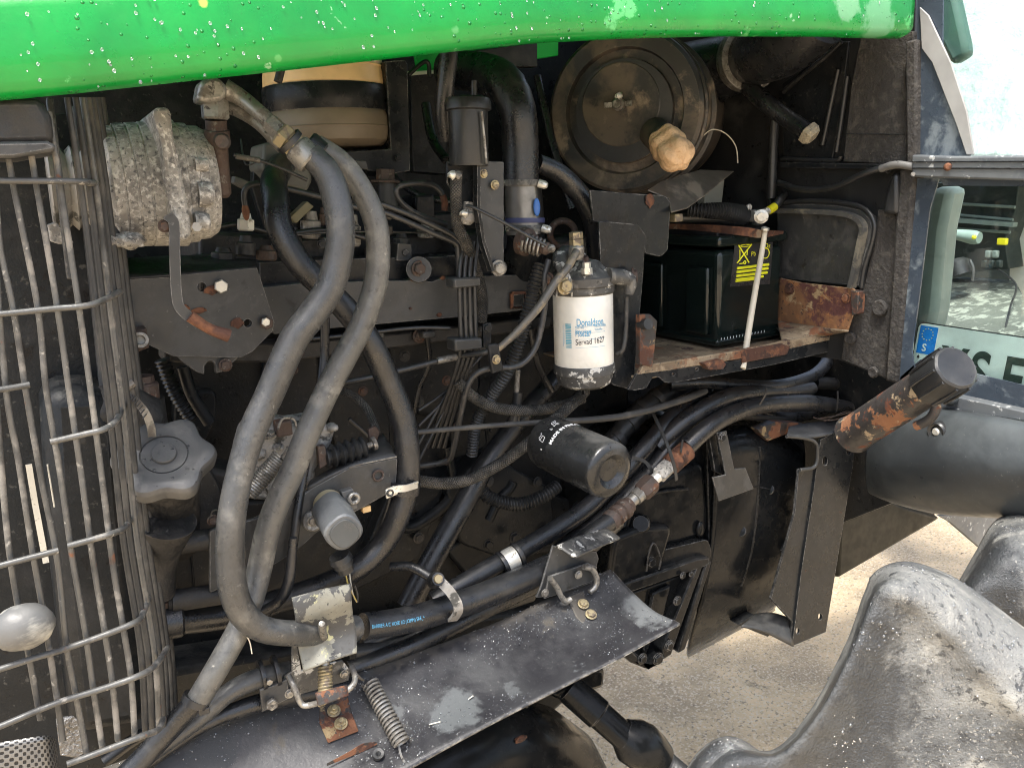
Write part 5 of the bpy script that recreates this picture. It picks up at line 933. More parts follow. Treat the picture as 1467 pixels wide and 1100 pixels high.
tube('mat_edge', [PX(1430, 385, XG + .5), PX(1456, 408, XG + .45), PX(1448, 440, XG + .35), PX(1440, 475, XG + .3)], 1.4, CAST, n=6)
plate('cab_wall', [(1452, 200), (1700, 200), (1700, 640), (1440, 640)], ('x', XG + .62), .04, BRICK, lab='pale panel seen through the right of the lower window')
plate('cab_back', [(1100, 200), (1700, 200), (1700, 700), (1100, 700)], ('x', XG + 1.3), .04, DARKIN)
sheet('pale_cover_sheet', [[PX(1320, -400, XG + 1.2), PX(1450, -400, XG + 1.1), PX(1700, -400, XG + 1.2)], [PX(1320, 0, XG + .8), PX(1450, 0, XG + .75), PX(1700, 0, XG + .8)], [PX(1300, 232, XG + .5), PX(1450, 234, XG + .45), PX(1700, 240, XG + .5)]], mat('translucent_pale_sheeting', (.40, .47, .44), .45, layers=[((.34, .41, .38), 4, .5, .6, .5, None)], bump=(9, 26)), lab='pale crinkled sheeting inside the cab', k=8, cross=8)

def number_plate():
    pl = plane3(PX(1318, 462, XG + .03), PX(1310, 520, XG + .02), PX(1467, 484, XG + .03))
    n = pl[2] if pl[2].x < 0 else -pl[2]
    o = onplane(1318, 462, pl); ex = (onplane(1467, 484, pl) - o).normalized(); ey = n.cross(ex).normalized()
    if ey.z < 0: ey = -ey
    hh = (onplane(1308, 552, pl) - o).length
    root = empty('number_plate', o - ey * .11, 'white vehicle number plate with blue S band behind the lower cab window', 'number plate')
    def rect(nm, x0, x1, y0, y1, m, lift, r=0):
        pts = []
        for (cx, cy, a) in ((x1 - r, y1 - r, 0), (x0 + r, y1 - r, 90), (x0 + r, y0 + r, 180), (x1 - r, y0 + r, 270)):
            for t in (0, 45, 90) if r else (0,): pts.append((cx + r * math.cos(math.radians(a + t)), cy + r * math.sin(math.radians(a + t))))
        a = [o + ex * x + ey * y + n * lift for x, y in pts]; k = len(a)
        return obj(nm, a + [p - n * .001 for p in a], [tuple(range(k)), tuple(range(2 * k - 1, k - 1, -1))] + [(i, k + i, k + (i + 1) % k, (i + 1) % k) for i in range(k)], m, root, smooth=False)
    q = depth(o) / F
    rect('plate_sheet', 0, .48, -.11, 0, PWHITE, 0, .008); rect('plate_rim', -.002, .482, -.112, .002, PLASTIC, -.0012, .009); rect('country_band', .004, .036, -.052, -.004, PBLUE, .0006)
    text('country_letter', 'S', .018, onflat(o + ex * .014 - ey * .047 + n * .002, ex, ey), PWHITE, root, bold=.0004)
    for i in range(12):
        a = i / 12 * 2 * math.pi; c = o + ex * (.020 + .010 * math.cos(a)) + ey * (-.018 + .010 * math.sin(a)) + n * .002
        ball('band_star', c, .0011, .0011, .0011, whiteish('star_yellow', (.7, .6, .2)) if i == 0 else bpy.data.materials['star_yellow'], root, n=6)
    ball('plate_rivet', o + ex * .010 - ey * .058 + n * .001, .003, .002, .003, PLASTIC, root, n=8)
    for i, ch in enumerate('YSF'): text('plate_letter', ch, .098, onflat(o + ex * (.051 + .051 * i) - ey * (.100) + n * .002, ex, ey), INKG, root, sx=.74, bold=.0018)
number_plate()

# fender below the window
fd = sheet('lower_fender', [[PX(1252, 600, 1.26), PX(1290, 588, 1.26), PX(1350, 586, 1.26), PX(1467, 606, 1.26), PX(1600, 640, 1.26)], [PX(1246, 622, 1.245), PX(1290, 608, 1.225), PX(1350, 600, 1.22), PX(1467, 618, 1.22), PX(1600, 655, 1.22)], [PX(1241, 665, 1.24), PX(1275, 665, 1.20), PX(1350, 665, 1.19), PX(1467, 675, 1.19), PX(1600, 690, 1.19)], [PX(1244, 700, 1.25), PX(1275, 712, 1.225), PX(1350, 725, 1.22), PX(1467, 732, 1.22), PX(1600, 740, 1.22)], [PX(1250, 707, 1.28), PX(1290, 722, 1.28), PX(1350, 735, 1.28), PX(1467, 742, 1.28), PX(1600, 750, 1.28)]], FENDER, th=.005, k=8, cross=6, lab='rounded black plastic panel under the cab window')
plate('sill_strip', [(1290, 552), (1340, 562), (1467, 590), (1600, 625), (1600, 640), (1467, 603), (1350, 584), (1310, 580)], ('x', XG - .02), .04, FRAME)
c = PX(1342, 618, 1.205); lathe('recessed_screw', c + Vector((.012, .0, 0)), c + Vector((-.004, -.0, 0)), [(0, 0), (14, 0), (14, .8), (12, 1), (8, .9), (7, .4), (0, .4)], PLASTIC, fd, n=24); lathe('screw_head', c + Vector((.004, 0, 0)), c + Vector((-.005, 0, 0)), [(0, 0), (5.5, 0), (5.5, .8), (4, 1), (0, 1)], ZINC, fd, n=16)
ball('fender_bracket', PX(1362, 572, 1.25), .012, .012, .010, FENDER)
plate('step_plate', [(1345, 738), (1430, 740), (1440, 770), (1405, 785), (1362, 748)], ('y', 1.0), .01, FRAME)
# ------------------------------------------------------------------ filler pipe with cap
def filler_pipe():
    A = PX(1222, 622, 1.15); B = PX(1352, 538, 1.09)
    f = lathe('hydraulic_filler_pipe', A, B, [(0, 0), (28, 0), (26, .05), (25, .5), (24, 1), (0, 1)], RUSTPIPE, n=40, lab='fat orange-rusted filler pipe with a black cap')
    A2 = A.lerp(B, .86); B2 = A.lerp(B, 1.12)
    c = lathe('pipe_cap', A2, B2, [(0, 0), (29, 0), (32, .05), (33, .85), (31, .96), (28, 1), (25, .985), (0, .985)], PLASTIC, f, n=60, lobes=(9, .012))
    ax = (B2 - A2).normalized(); e1 = ax.cross(Vector((0, 0, 1))).normalized(); e2 = ax.cross(e1); R = px(32.5, A2); L = (B2 - A2).length
    for i in range(10):
        a = i / 10 * 2 * math.pi; d = e1 * math.cos(a) + e2 * math.sin(a)
        tube('cap_grip', [A2 + d * R + ax * L * .05, A2 + d * R * 1.03 + ax * L * .5, A2 + d * R + ax * L * .93], 2.2, PLASTIC, c, n=6)
    tube('cap_hook', [PX(u, v, 1.10) for u, v in ((1302, 592), (1322, 578), (1336, 573), (1341, 584), (1334, 598), (1322, 606), (1312, 610))], [5, 6, 7, 7, 7, 7, 6.5], RUSTPIPE, f)
filler_pipe()

# ------------------------------------------------------------------ hose bundle at the right
HB = HOSED
tube('hose', [(520, 897, .955), (570, 890, .965), (620, 878, .975), (700, 850, .99), (770, 820, 1.01), (830, 788, 1.04), (880, 745, 1.08)], [19, 19, 19, 19, 18.5, 17, 16], HB, n=26, lab='smooth black hose with a line of blue print')
def hose_print():
    pts = catmull([V3(p) for p in [(520, 897, .955), (570, 890, .965), (620, 878, .975), (700, 850, .99), (770, 820, 1.01)]], 20)
    d = [0]
    for a, b in zip(pts, pts[1:]): d.append(d[-1] + (b - a).length)
    R = px(19.2, pts[0])
    def on(s0, off):
        def g(x, y):
            s = s0 + x; i = max(j for j in range(len(d)) if d[j] <= s) if s < d[-1] else len(d) - 2; i = min(i, len(pts) - 2)
            t = (s - d[i]) / (d[i + 1] - d[i]); p = pts[i].lerp(pts[i + 1], t); ax = (pts[i + 1] - pts[i]).normalized(); c = CAM - p; c -= ax * c.dot(ax); c.normalize(); up = c.cross(ax).normalized()
            if up.z < 0: up = -up
            a = (y + off) / R; q = R * (1 + .0) * (.97 + .03 * (1 - s / d[-1])); return p + (c * math.cos(a) + up * math.sin(a)) * (q + .0009)
        return g
    text('hose_print', 'BARRIER A/C HOSE 1/2 (13MM) SAE J51', .0068, on(.002, -.004), INKB, T, sx=.78)
    text('hose_print', 'BARRIER', .008, on(.215, -.002), INKC, T, sx=.8)
hose_print()
tube('hose', [(620, 862, 1.03), (665, 835, 1.03), (725, 800, 1.04), (790, 762, 1.06), (840, 728, 1.08), (880, 690, 1.10), (925, 640, 1.10), (965, 595, 1.12), (1010, 560, 1.15)], [14, 14, 14, 13.5, 13, 13, 12.5, 12, 12], HOSED, n=22, lab='hose with a silver clamp running up to the right')
tube('hose', [(800, 790, 1.07), (850, 755, 1.07), (895, 715, 1.08), (940, 665, 1.09), (975, 618, 1.10), (1020, 585, 1.12), (1060, 565, 1.14)], 12.5, HOSED, n=20)
tube('hose', [(905, 690, 1.12), (945, 640, 1.12), (985, 592, 1.14), (1030, 568, 1.15), (1080, 558, 1.15)], 12, HOSEDD, n=20)
tube('hose', [(984, 640, 1.06), (1015, 612, 1.06), (1050, 592, 1.07), (1095, 580, 1.08), (1150, 577, 1.08), (1185, 580, 1.08), (1222, 585, 1.08), (1240, 590, 1.1)], [13, 13, 13, 12, 12, 11, 9, 8], HOSED, n=20)
tube('hose', [(940, 640, 1.10), (985, 600, 1.09), (1040, 570, 1.09), (1090, 562, 1.10), (1140, 560, 1.10), (1164, 556, 1.10)], [13, 13, 12.5, 12, 11, 9], HOSED, n=20)
tube('hose', [(960, 550, 1.16), (1010, 548, 1.13), (1070, 553, 1.11), (1120, 552, 1.10), (1165, 538, 1.12), (1185, 518, 1.14), (1187, 500, 1.2)], [10, 10, 9, 9, 9, 9, 9], HOSED, n=16)
tube('hose', [(1166, 548, 1.12), (1210, 552, 1.12), (1260, 570, 1.13)], [9, 9, 9], HOSEDD, n=16); tube('hose', [(1090, 590, 1.14), (1120, 600, 1.14), (1150, 596, 1.14), (1180, 588, 1.14)], 8, HOSED, n=14)
tube('wrapped_harness', [(868, 645, 1.17), (895, 612, 1.17), (925, 582, 1.17), (960, 560, 1.18), (985, 550, 1.2)], [15, 15, 15, 14, 12], HOSEDD, n=22, lab='tape-wrapped wiring harness')
for q in ((884, 627), (902, 604), (921, 586), (941, 571)): band('harness_tape', P(q[0] - 3, q[1] + 3, 1.168), P(q[0] + 3, q[1] - 3, 1.168), 15.6, TIEB, t=.02)
def tie(pts, r=1.4): tube('cable_tie', pts, r, TIEB, n=6, sec=(2, .5))
tie([(932, 585, 1.09), (945, 612, 1.06), (957, 640, 1.03), (966, 668, 1.02), (969, 688, 1.02)], 1.4); tie([(905, 655, 1.08), (925, 662, 1.07), (938, 682, 1.06)], 1.2); tie([(1098, 555, 1.06), (1096, 566, 1.055), (1088, 580, 1.06)], .8); tie([(1200, 560, 1.06), (1200, 575, 1.055), (1198, 590, 1.06)], .8); tie([(975, 648, 1.04), (978, 630, 1.05)], 1)
# rusty fitting chain
fc = empty('rusty_hose_coupling', P(930, 700, 1.06), None, None); fc.parent = T; fc.location = WLOC[fc] - WLOC[T]; fc['label'] = 'rusty and white corroded hose coupling'
lathe('ferrule', P(958, 668, 1.05), P(985, 644, 1.055), [(0, 0), (12, 0), (15, .1), (15, .4), (13, .45), (15, .5), (15, .95), (12, 1), (0, 1)], RUSTM, fc, n=24)
lathe('white_corroded_nut', P(942, 683, 1.045), P(962, 664, 1.05), [(0, 0), (9, 0), (12, .1), (12, .9), (9, 1), (0, 1)], ALU, fc, n=6, lobes=(3, .06)); lathe('thread', P(934, 690, 1.045), P(944, 681, 1.045), [(0, 0), (8, 0), (8, 1), (0, 1)], ZINC, fc)
lathe('hex_nut', P(918, 706, 1.045), P(936, 689, 1.045), [(0, 0), (13, 0), (15, .15), (15, .85), (13, 1), (0, 1)], RUSTBR, fc, n=6)
lathe('pipe_end', P(898, 724, 1.04), P(920, 704, 1.045), [(0, 0), (9, 0), (9, .5), (11, .52), (11, 1), (0, 1)], STEEL, fc, n=20)
lathe('crimped_ferrule', P(872, 748, 1.03), P(902, 722, 1.04), [(0, 0), (14, 0), (15, .06), (15, .22), (12.5, .26), (12.5, .30), (15, .34), (15, .5), (12.5, .54), (12.5, .58), (15, .62), (15, .8), (13, .86), (12, 1), (0, 1)], RUSTBR, fc, n=24)
tube('coupled_hose', [(800, 800, 1.02), (840, 770, 1.02), (876, 745, 1.03)], [13, 13, 13], HOSED, fc, n=20)
# silver clamp on hose, p-clip
b_ = band('silver_hose_clamp', P(722, 806, 1.035), P(738, 797, 1.035), 15.5, ZINC, t=.08)
for q in ((719, 808), (741, 795)): band('clamp_rubber', P(q[0] - 2, q[1] + 1, 1.035), P(q[0] + 3, q[1] - 2, 1.035), 16, HOSED, b_, t=.15)
pc = tube('p_clip', [(628, 830, .955), (643, 845, .945), (654, 862, .94), (656, 876, .94), (648, 888, .955)], 7, ALUD, sec=(1, .3), n=4, lab='curved metal clip over the printed hose'); lathe('clip_grommet', P(622, 832, .97), P(628, 829, .95), [(0, 0), (11, 0), (12, .4), (9, 1), (0, 1)], HOSED, pc, n=20); lathe('clip_screw', P(627, 829, .952), P(629, 829, .945), [(0, 0), (7, 0), (6, 1), (0, 1)], BRASS, pc, n=14)
tube('clip_stem', [(560, 812, 1.02), (590, 812, 1.0), (622, 830, .97)], 7, HOSED)

# ------------------------------------------------------------------ transmission
tm = plate('transmission_housing', [(880, 700), (925, 640), (985, 608), (1018, 606), (1018, 800), (985, 930), (930, 900), (880, 830)], ('y', 1.12), .35, TRANSM, bevel=.03, seg=5, rnd=20, lab='gloss black transmission housing')
plate('bell_flange', [(1012, 606), (1022, 604), (1024, 770), (1022, 800), (1018, 800), (1016, 770)], ('y', 1.105), .04, TRANSM, bevel=.002)
plate('bell_side', [(905, 720), (960, 680), (1010, 660), (1016, 740), (1014, 768), (900, 800), (884, 780)], ('y', 1.105), .04, TRANSM, bevel=.012, rnd=14, seg=4)
plate('bell_lower', [(880, 835), (900, 800), (1014, 772), (1020, 790), (1016, 806), (910, 838)], ('y', 1.09), .06, TRANSM, bevel=.014, seg=4, rnd=6)
plate('side_cover', [(880, 770), (920, 755), (960, 752), (964, 760), (945, 830), (900, 850), (872, 830)], ('y', 1.085), .04, TRANSM, bevel=.010, rnd=12, seg=4)
lathe('round_plug', P(918, 750, 1.10), P(918, 750, 1.088), [(0, 0), (14, 0), (13, .8), (11, 1), (0, 1)], TRANSM, n=32); bolt(932, 805, 1.08, 8, TRANSM)
tube('casting_line', [(905, 722, 1.10), (940, 706, 1.10), (984, 700, 1.10)], 3, TRANSM, n=8); tube('teardrop_edge', [(926, 818, 1.078), (930, 790, 1.078), (937, 778, 1.078), (946, 800, 1.078), (944, 815, 1.078)], 1.6, TRANSM, n=8)
ball('casting_notch', P(1003, 758, 1.10), .010, .006, .017, TRANSM, n=14)
# frame with bolts
for q in ([(890, 838), (1000, 800), (1016, 798), (1018, 806), (1010, 812), (895, 852)], [(998, 812), (1008, 808), (962, 938), (950, 945), (948, 930)], [(1012, 806), (1020, 804), (982, 930), (972, 936)]):
    plate('mounting_frame', q, ('y', 1.075), .05, TRANSM, bevel=.003)
plate('frame_well', [(895, 852), (1000, 815), (955, 935), (930, 955), (905, 935)], ('y', 1.10), .05, TRANSM, bevel=.004); plate('frame_web', [(935, 850), (962, 838), (952, 880), (940, 905), (925, 940), (920, 930)], ('y', 1.09), .03, TRANSM, bevel=.004)
plate('frame_foot', [(880, 925), (905, 930), (930, 955), (955, 940), (940, 955), (925, 958), (905, 950)], ('y', 1.07), .06, TRANSM, bevel=.006)
for q in ((970, 860, 7), (978, 824, 5), (958, 924, 8), (920, 943, 8), (942, 943, 9), (990, 822, 4)): bolt(q[0], q[1], 1.07, q[2], TRANSM)
sheet('gearbox_belly', [[(1020, 612, 1.18), (1080, 604, 1.18), (1150, 630, 1.18)], [(1021, 626, 1.125), (1083, 620, 1.12), (1152, 648, 1.125)], [(1022, 650, 1.10), (1085, 646, 1.095), (1152, 672, 1.10)], [(1022, 710, 1.095), (1085, 706, 1.088), (1152, 722, 1.095)], [(1018, 780, 1.095), (1078, 778, 1.09), (1146, 782, 1.095)], [(1006, 850, 1.105), (1062, 838, 1.105), (1128, 826, 1.11)], [(992, 900, 1.14), (1050, 880, 1.14), (1115, 856, 1.14)], [(985, 932, 1.20), (1045, 902, 1.20), (1110, 868, 1.20)], [(985, 940, 1.35), (1045, 908, 1.35), (1110, 873, 1.35)]], TRANSM, th=.006, k=8, cross=6)
for q in ((1100, 700, 1.094), (1060, 760, 1.092), (1120, 780, 1.094)): lathe('cast_boss', P(*q), P(q[0], q[1], q[2] - .004), [(0, 0), (9, 0), (8, .7), (0, 1)], TRANSM, n=20)
tube('casting_line', [(1030, 700, 1.094), (1080, 696, 1.087), (1145, 712, 1.093)], 1.6, TRANSM, n=8); tube('casting_line', [(1088, 640, 1.094), (1086, 700, 1.086), (1078, 780, 1.088), (1062, 838, 1.102)], 2.2, TRANSM, n=8)
sheet('transmission_top', [[(985, 610, 1.12), (1040, 596, 1.12), (1130, 604, 1.12)], [(1000, 592, 1.2), (1050, 585, 1.2), (1160, 590, 1.2)], [(1010, 570, 1.35), (1080, 570, 1.35), (1180, 580, 1.35)]], CASTB, th=.01)
plate('rust_stain_plate', [(1085, 615), (1112, 604), (1150, 606), (1165, 612), (1132, 620), (1100, 632)], ('y', 1.095), .02, RUSTP)
tube('nest_straw', [(1170, 600, 1.07), (1195, 596, 1.06), (1230, 588, 1.05)], .8, RUSTBR, n=5); tube('nest_straw', [(1180, 604, 1.07), (1210, 590, 1.06), (1228, 592, 1.05)], .7, RUSTBR, n=5); tube('nest_straw', [(1165, 598, 1.07), (1190, 602, 1.05), (1215, 596, 1.05)], .7, RUSTBR, n=5)
# T shaped bracket
tb = plate('tee_bracket', [(1027, 620), (1041, 617), (1052, 672), (1068, 670), (1080, 700), (1030, 718), (1021, 684), (1040, 680)], ('y', 1.055), .004, GREY, lab='small T-shaped bracket hanging on the gearbox', bevel=.001); bolt(1034, 626, 1.05, 7, BLACK, tb)
plate('tee_backing', [(1016, 625), (1026, 622), (1034, 680), (1024, 675)], ('y', 1.075), .01, BLACK, tb)
# upright channel
ch = plate('channel_upright', [(1200, 616), (1224, 612), (1226, 618), (1222, 665), (1183, 905), (1135, 925), (1148, 820), (1166, 700), (1172, 655), (1176, 630)], ('y', 1.03), .006, BLACK, holes=[(1182, 660, 3.5, 7), (1216, 646, 3.5, 6), (1175, 883, 3, 5), (1143, 904, 3, 5)], lab='black folded steel upright of the cab mount')
plate('channel_web', [(1144, 672), (1168, 668), (1172, 655), (1166, 700), (1148, 820), (1136, 925), (1134, 890), (1104, 858), (1138, 735)], ('y', 1.034), .006, BLACK, ch, bevel=.002)
sheet('channel_top', [[(1127, 624, 1.03), (1170, 626, 1.03), (1224, 612, 1.03)], [(1130, 612, 1.09), (1165, 606, 1.09), (1212, 604, 1.09)]], GREY, ch, th=.004); tube('channel_lip', [(1127, 625, 1.028), (1155, 628, 1.028), (1168, 634, 1.028), (1171, 645, 1.028), (1170, 662, 1.028), (1164, 670, 1.028), (1146, 673, 1.028)], 2.6, GREY, ch, n=8)
sheet('channel_foot', [[(1062, 897, 1.04), (1095, 905, 1.03), (1136, 926, 1.026)], [(1082, 880, 1.10), (1105, 878, 1.08), (1132, 885, 1.05)]], GREY, ch, th=.004); 
plate('rear_axle_beam', [(1225, 630), (1250, 640), (1245, 700), (1290, 722), (1350, 742), (1200, 830), (1205, 720)], ('y', 1.12), .3, mat('olive_black_underside', (.016, .016, .012), .5, spec=.25), bevel=.01)
plate('cab_underside', [(1140, 560), (1300, 560), (1340, 740), (1180, 830), (1130, 700)], ('y', 1.32), .1, CAST)
plate('floor_shield', [(1058, 895), (1100, 912), (1110, 905), (1080, 880)], ('y', 1.12), .1, CAST)

# ------------------------------------------------------------------ hanging side flap with latches
def flap():
    top = [(20, 1160, .97), (110, 1122, .97), (190, 1092, .97), (350, 1028, .975), (520, 968, .98), (700, 902, .985), (800, 856, .99), (878, 819, .99)]
    bot = [(300, 1260, .85), (420, 1190, .85), (500, 1146, .85), (585, 1097, .85), (690, 1040, .85), (800, 984, .85), (890, 938, .85), (972, 892, .85)]
    def mid(t, bulge):
        out = []
        for a, b in zip(top, bot): pa, pb = P(*a), P(*b); out.append(pa.lerp(pb, t) + Vector((0, .0, -bulge)))
        return out
    return sheet('side_flap', [[P(*a) + Vector((0, .01, -.002)) for a in top], [P(*a) for a in top], mid(.33, .010), mid(.66, .013), [P(*b) for b in bot], [P(*b) + Vector((0, .005, -.006)) for b in bot]], PANEL, th=.003, k=10, cross=7, lab='long black side flap, wet and scuffed, folded down below the engine')
FL = flap()
def onf(t, s, lift=.004):      # a spot on the flap: t along, s down
    a = P(350, 1028, .975).lerp(P(878, 819, .99), t); b = P(585, 1097, .85).lerp(P(972, 892, .85), t); return a.lerp(b, s) + Vector((0, -.002, lift - .052 * s * (1 - s)))
nF = (P(878, 819, .99) - P(350, 1028, .975)).cross(P(585, 1097, .85) - P(350, 1028, .975)).normalized()
if nF.z < 0: nF = -nF
def flap_px(u, v, lift=0):
    return onplane(u, v, ('n', P(350, 1028, .975) - nF * .008, nF)) + nF * lift
for (u, v, r) in ((868, 940, 5), (900, 922, 5), (541, 1084, 8)):
    p = flap_px(u, v, .004); lathe('flap_hole' if r < 6 else 'rubber_bumper', p, p + nF * (.001 if r < 6 else .006), [(0, 0), (r, 0), (r, 1), (r * .5, .9), (0, .2)], whiteish('hole_black', (.003, .003, .003), .9) if r < 6 and 'hole_black' not in bpy.data.materials else (bpy.data.materials['hole_black'] if r < 6 else HOSEDD), FL, n=20)
for q in (((872, 940), (885, 932), (896, 926)), ((838, 925), (846, 918), (856, 918)), ((914, 914), (922, 908), (926, 908)), ((850, 944), (858, 938), (864, 938))): tube('paint_chip', [flap_px(*a, .003) for a in q], 1.6, ALU, FL, n=6, wav=.4)
def beads(name, spots, parent, seed=1):
    rnd = random.Random(seed); dv, df = [], []
    for c, n, r in spots:
        t1 = n.cross(Vector((.3, .2, 1))).normalized(); t2 = n.cross(t1); o = len(dv)
        for a in range(3):
            th = a / 3 * math.pi / 2; rr = math.cos(th) * r
            for b in range(6): dv.append(c + (t1 * math.cos(b * math.pi / 3) + t2 * math.sin(b * math.pi / 3)) * rr + n * (math.sin(th) * r * .75 - r * .1))
        dv.append(c + n * r * .65)
        for a in range(2):
            for b in range(6): df.append((o + a * 6 + b, o + a * 6 + (b + 1) % 6, o + a * 6 + 6 + (b + 1) % 6, o + a * 6 + 6 + b))
        for b in range(6): df.append((o + 12 + b, o + 12 + (b + 1) % 6, o + 18))
        df.append(tuple(o + 5 - b for b in range(6)))
    tagit(obj(name, dv, df, WATER, parent, ang=80), None, None, None, 'stuff')
def scatter(ob, n, seed, rmin, rmax, ok, parent=None):
    rnd = random.Random(seed); me = ob.data; cum = []; tot = 0; base = WLOC[ob]
    for p in me.polygons: tot += p.area; cum.append(tot)
    import bisect
    out = []
    while len(out) < n:
        p = me.polygons[min(len(cum) - 1, bisect.bisect(cum, rnd.uniform(0, tot)))]; vs = [me.vertices[i].co for i in p.vertices]
        a, b = rnd.random(), rnd.random(); q = vs[0].lerp(vs[1], a).lerp(vs[3].lerp(vs[2], a), b) + base
        nn = p.normal.copy()
        if nn.dot(CAM - q) < 0: nn = -nn
        if ok(q, rnd): out.append((q + nn * .0021, nn, rmin + (rmax - rmin) * rnd.random() ** 3))
    return out
import mathutils
beads('water_drop', scatter(FL, 2400, 4, .0005, .0017, lambda q, r: mathutils.noise.noise(q * 14) > -.15 + .3 * r.random()), FL)
tube('rust_scratch', [flap_px(468, 1097, .004), flap_px(500, 1082, .004), flap_px(520, 1072, .004), flap_px(540, 1066, .004)], [2, 4, 6, 2], RUSTP, FL, sec=(1, .1), n=4)
# straw bits lying on the flap
for q in (((614, 1040), (630, 1036)), ((671, 1003), (677, 999)), ((708, 1003), (712, 1008))): tagit(tube('straw_bit', [flap_px(*a, .005) for a in q], 1.0, TIE, FL, n=5), None)

# latch 1 (left)
def latch():
    r = empty('hood_latch', P(462, 960, .93), None, None); r.parent = T; r.location = WLOC[r] - WLOC[T]; r['label'] = 'peeling olive-grey latch bracket over the flap'
    sheet('latch_plate', [[(421, 868, .925), (460, 855, .925), (504, 842, .925)], [(418, 858, .91), (458, 847, .91), (503, 838, .91)], [(423, 884, .905), (462, 872, .905), (503, 856, .905)], [(424, 905, .915), (464, 895, .915), (505, 880, .915)], [(428, 930, .915), (466, 920, .915), (510, 905, .915)], [(435, 962, .90), (470, 948, .90), (511, 935, .90)]], PEELY, r, th=.004, k=6, cross=6)
    lathe('latch_pin', P(463, 912, .915), P(461, 893, .885), [(0, 0), (5.5, 0), (5.5, .9), (4, 1), (0, 1)], STEEL, r, n=14)
    coil('latch_spring', P(466, 952, .92), P(466, 990, .905), 8.5, 2.4, 8, BRASS, r); tube('spring_rod', [(466, 945, .92), (466, 992, .905)], 6, STEEL, r, lin=True)
    plate('base_plate', [(418, 925), (425, 918), (432, 960), (490, 945), (502, 960), (500, 975), (412, 1000), (407, 968), (418, 962)], ('y', .945), .004, PEEL, r)
    tube('bail_wire', [(414, 968, .92), (422, 985, .905), (432, 1008, .90), (446, 1009, .895), (480, 998, .895), (503, 984, .895), (509, 970, .905), (503, 955, .92)], 4.3, STEEL, r)
    sheet('hinge_curl', [[(454, 1003, .90), (498, 985, .90)], [(452, 994, .892), (497, 983, .892)], [(456, 1012, .885), (499, 996, .885)]], RUSTP, r, th=.004, k=4, cross=5)
    pl = ('n', flap_px(480, 1030, .004), nF)
    plate('hinge_leaf', [(456, 1008), (498, 996), (504, 1020), (514, 1046), (470, 1063), (458, 1035)], pl, .003, RUSTP, r)
    for u, v in ((478, 1022), (488, 1040)): bolt(0, 0, 0, 9, BRASS, r, nd=nF, at=flap_px(u, v, .008), stud=True)
    bolt(415, 993, .94, 7, STEEL, r); bolt(493, 965, .94, 6, STEEL, r)
latch()
def latch2():
    r = empty('hood_latch', P(820, 820, 1.0), None, None); r.parent = T; r.location = WLOC[r] - WLOC[T]; r['label'] = 'rear latch bracket with speckled top plate'
    sheet('latch_plate', [[(797, 782, .965), (815, 794, .945), (826, 798, .935)], [(830, 768, .98), (848, 782, .96), (855, 785, .955)], [(868, 757, 1.0), (884, 768, .98), (888, 772, .975)]], PEEL, r, th=.004, k=5, cross=5)
    plate('latch_cheek', [(792, 781), (798, 783), (855, 790), (858, 800), (848, 835), (790, 855), (768, 856), (775, 840)], ('y', .985), .004, GREY, r)
    plate('latch_base', [(786, 826), (842, 806), (856, 812), (850, 832), (780, 858)], ('y', .975), .004, GREY, r); 
    for q in (((788, 828), (797, 840), (804, 854), (811, 861), (818, 858)), ((836, 812), (848, 815), (855, 828), (853, 840), (845, 848))): tube('bail_wire', [(u, v, .965) for u, v in q], 4.2, STEEL, r)
    pl = ('n', flap_px(840, 875, .004), nF)
    plate('hinge_leaf', [(812, 856), (848, 840), (855, 862), (868, 885), (840, 898), (826, 884)], pl, .003, PANEL, r); bolt(0, 0, 0, 8, BRASS, r, nd=nF, at=flap_px(834, 869, .008)); bolt(0, 0, 0, 8, BRASS, r, nd=nF, at=flap_px(845, 884, .008)); bolt(829, 823, .968, 6, STEEL, r); bolt(781, 849, .975, 6, STEEL, r)
latch2()
sp = coil('return_spring', flap_px(528, 985, .016), flap_px(574, 1072, .014), 11, 2.0, 17, STEEL, lab='long pale coil spring lying across the flap')
tube('spring_hook', [P(507, 960, .93), P(515, 970, .925), flap_px(520, 984, .018)], 1.8, STEEL, sp, n=6); tube('spring_hook', [flap_px(570, 1074, .012), flap_px(574, 1088, .01), flap_px(582, 1098, .006), flap_px(587, 1092, .004)], 1.8, STEEL, sp, n=6)

# ------------------------------------------------------------------ below the flap: steering shaft, casting, sump
st = lathe('steering_cylinder', P(815, 985, 1.0), P(898, 1058, .92), [(0, 0), (22, 0), (22, .52), (20, .54), (19.5, 1), (0, 1)], TRANSM, n=36, lab='black rod of the steering linkage')
tube('ball_joint', [(890, 1048, .93), (905, 1060, .92), (925, 1072, .91), (945, 1088, .90)], [21, 33, 33, 26], TRANSM, st, n=32); tube('joint_boot', [(935, 1082, .905), (950, 1096, .90), (990, 1125, .89)], [24, 20, 17], HOSEDD, st, rib=.012, ribd=.12, n=24)
plate('axle_bracket', [(790, 996), (820, 975), (850, 955), (868, 958), (866, 985), (850, 990), (800, 1004)], ('y', 1.04), .08, TRANSM, bevel=.008); bolt(820, 1005, 1.0, 9, RUSTBR, nd=(0, -.4, -1))
tube('front_axle_housing', [(500, 1180, 1.02), (600, 1110, 1.03), (700, 1080, 1.05), (790, 1100, 1.06), (830, 1180, 1.06)], [90, 92, 84, 70, 66], TRANSM, n=40, lab='dark rounded casting below the flap'); ball('rust_spot', P(746, 1058, .975), .012, .004, .006, RUSTM, lump=.2, n=10)
plate('sump', [(140, 980), (880, 850), (900, 930), (700, 1100), (300, 1400), (0, 1400)], ('y', 1.22), .35, CAST, bevel=.01)

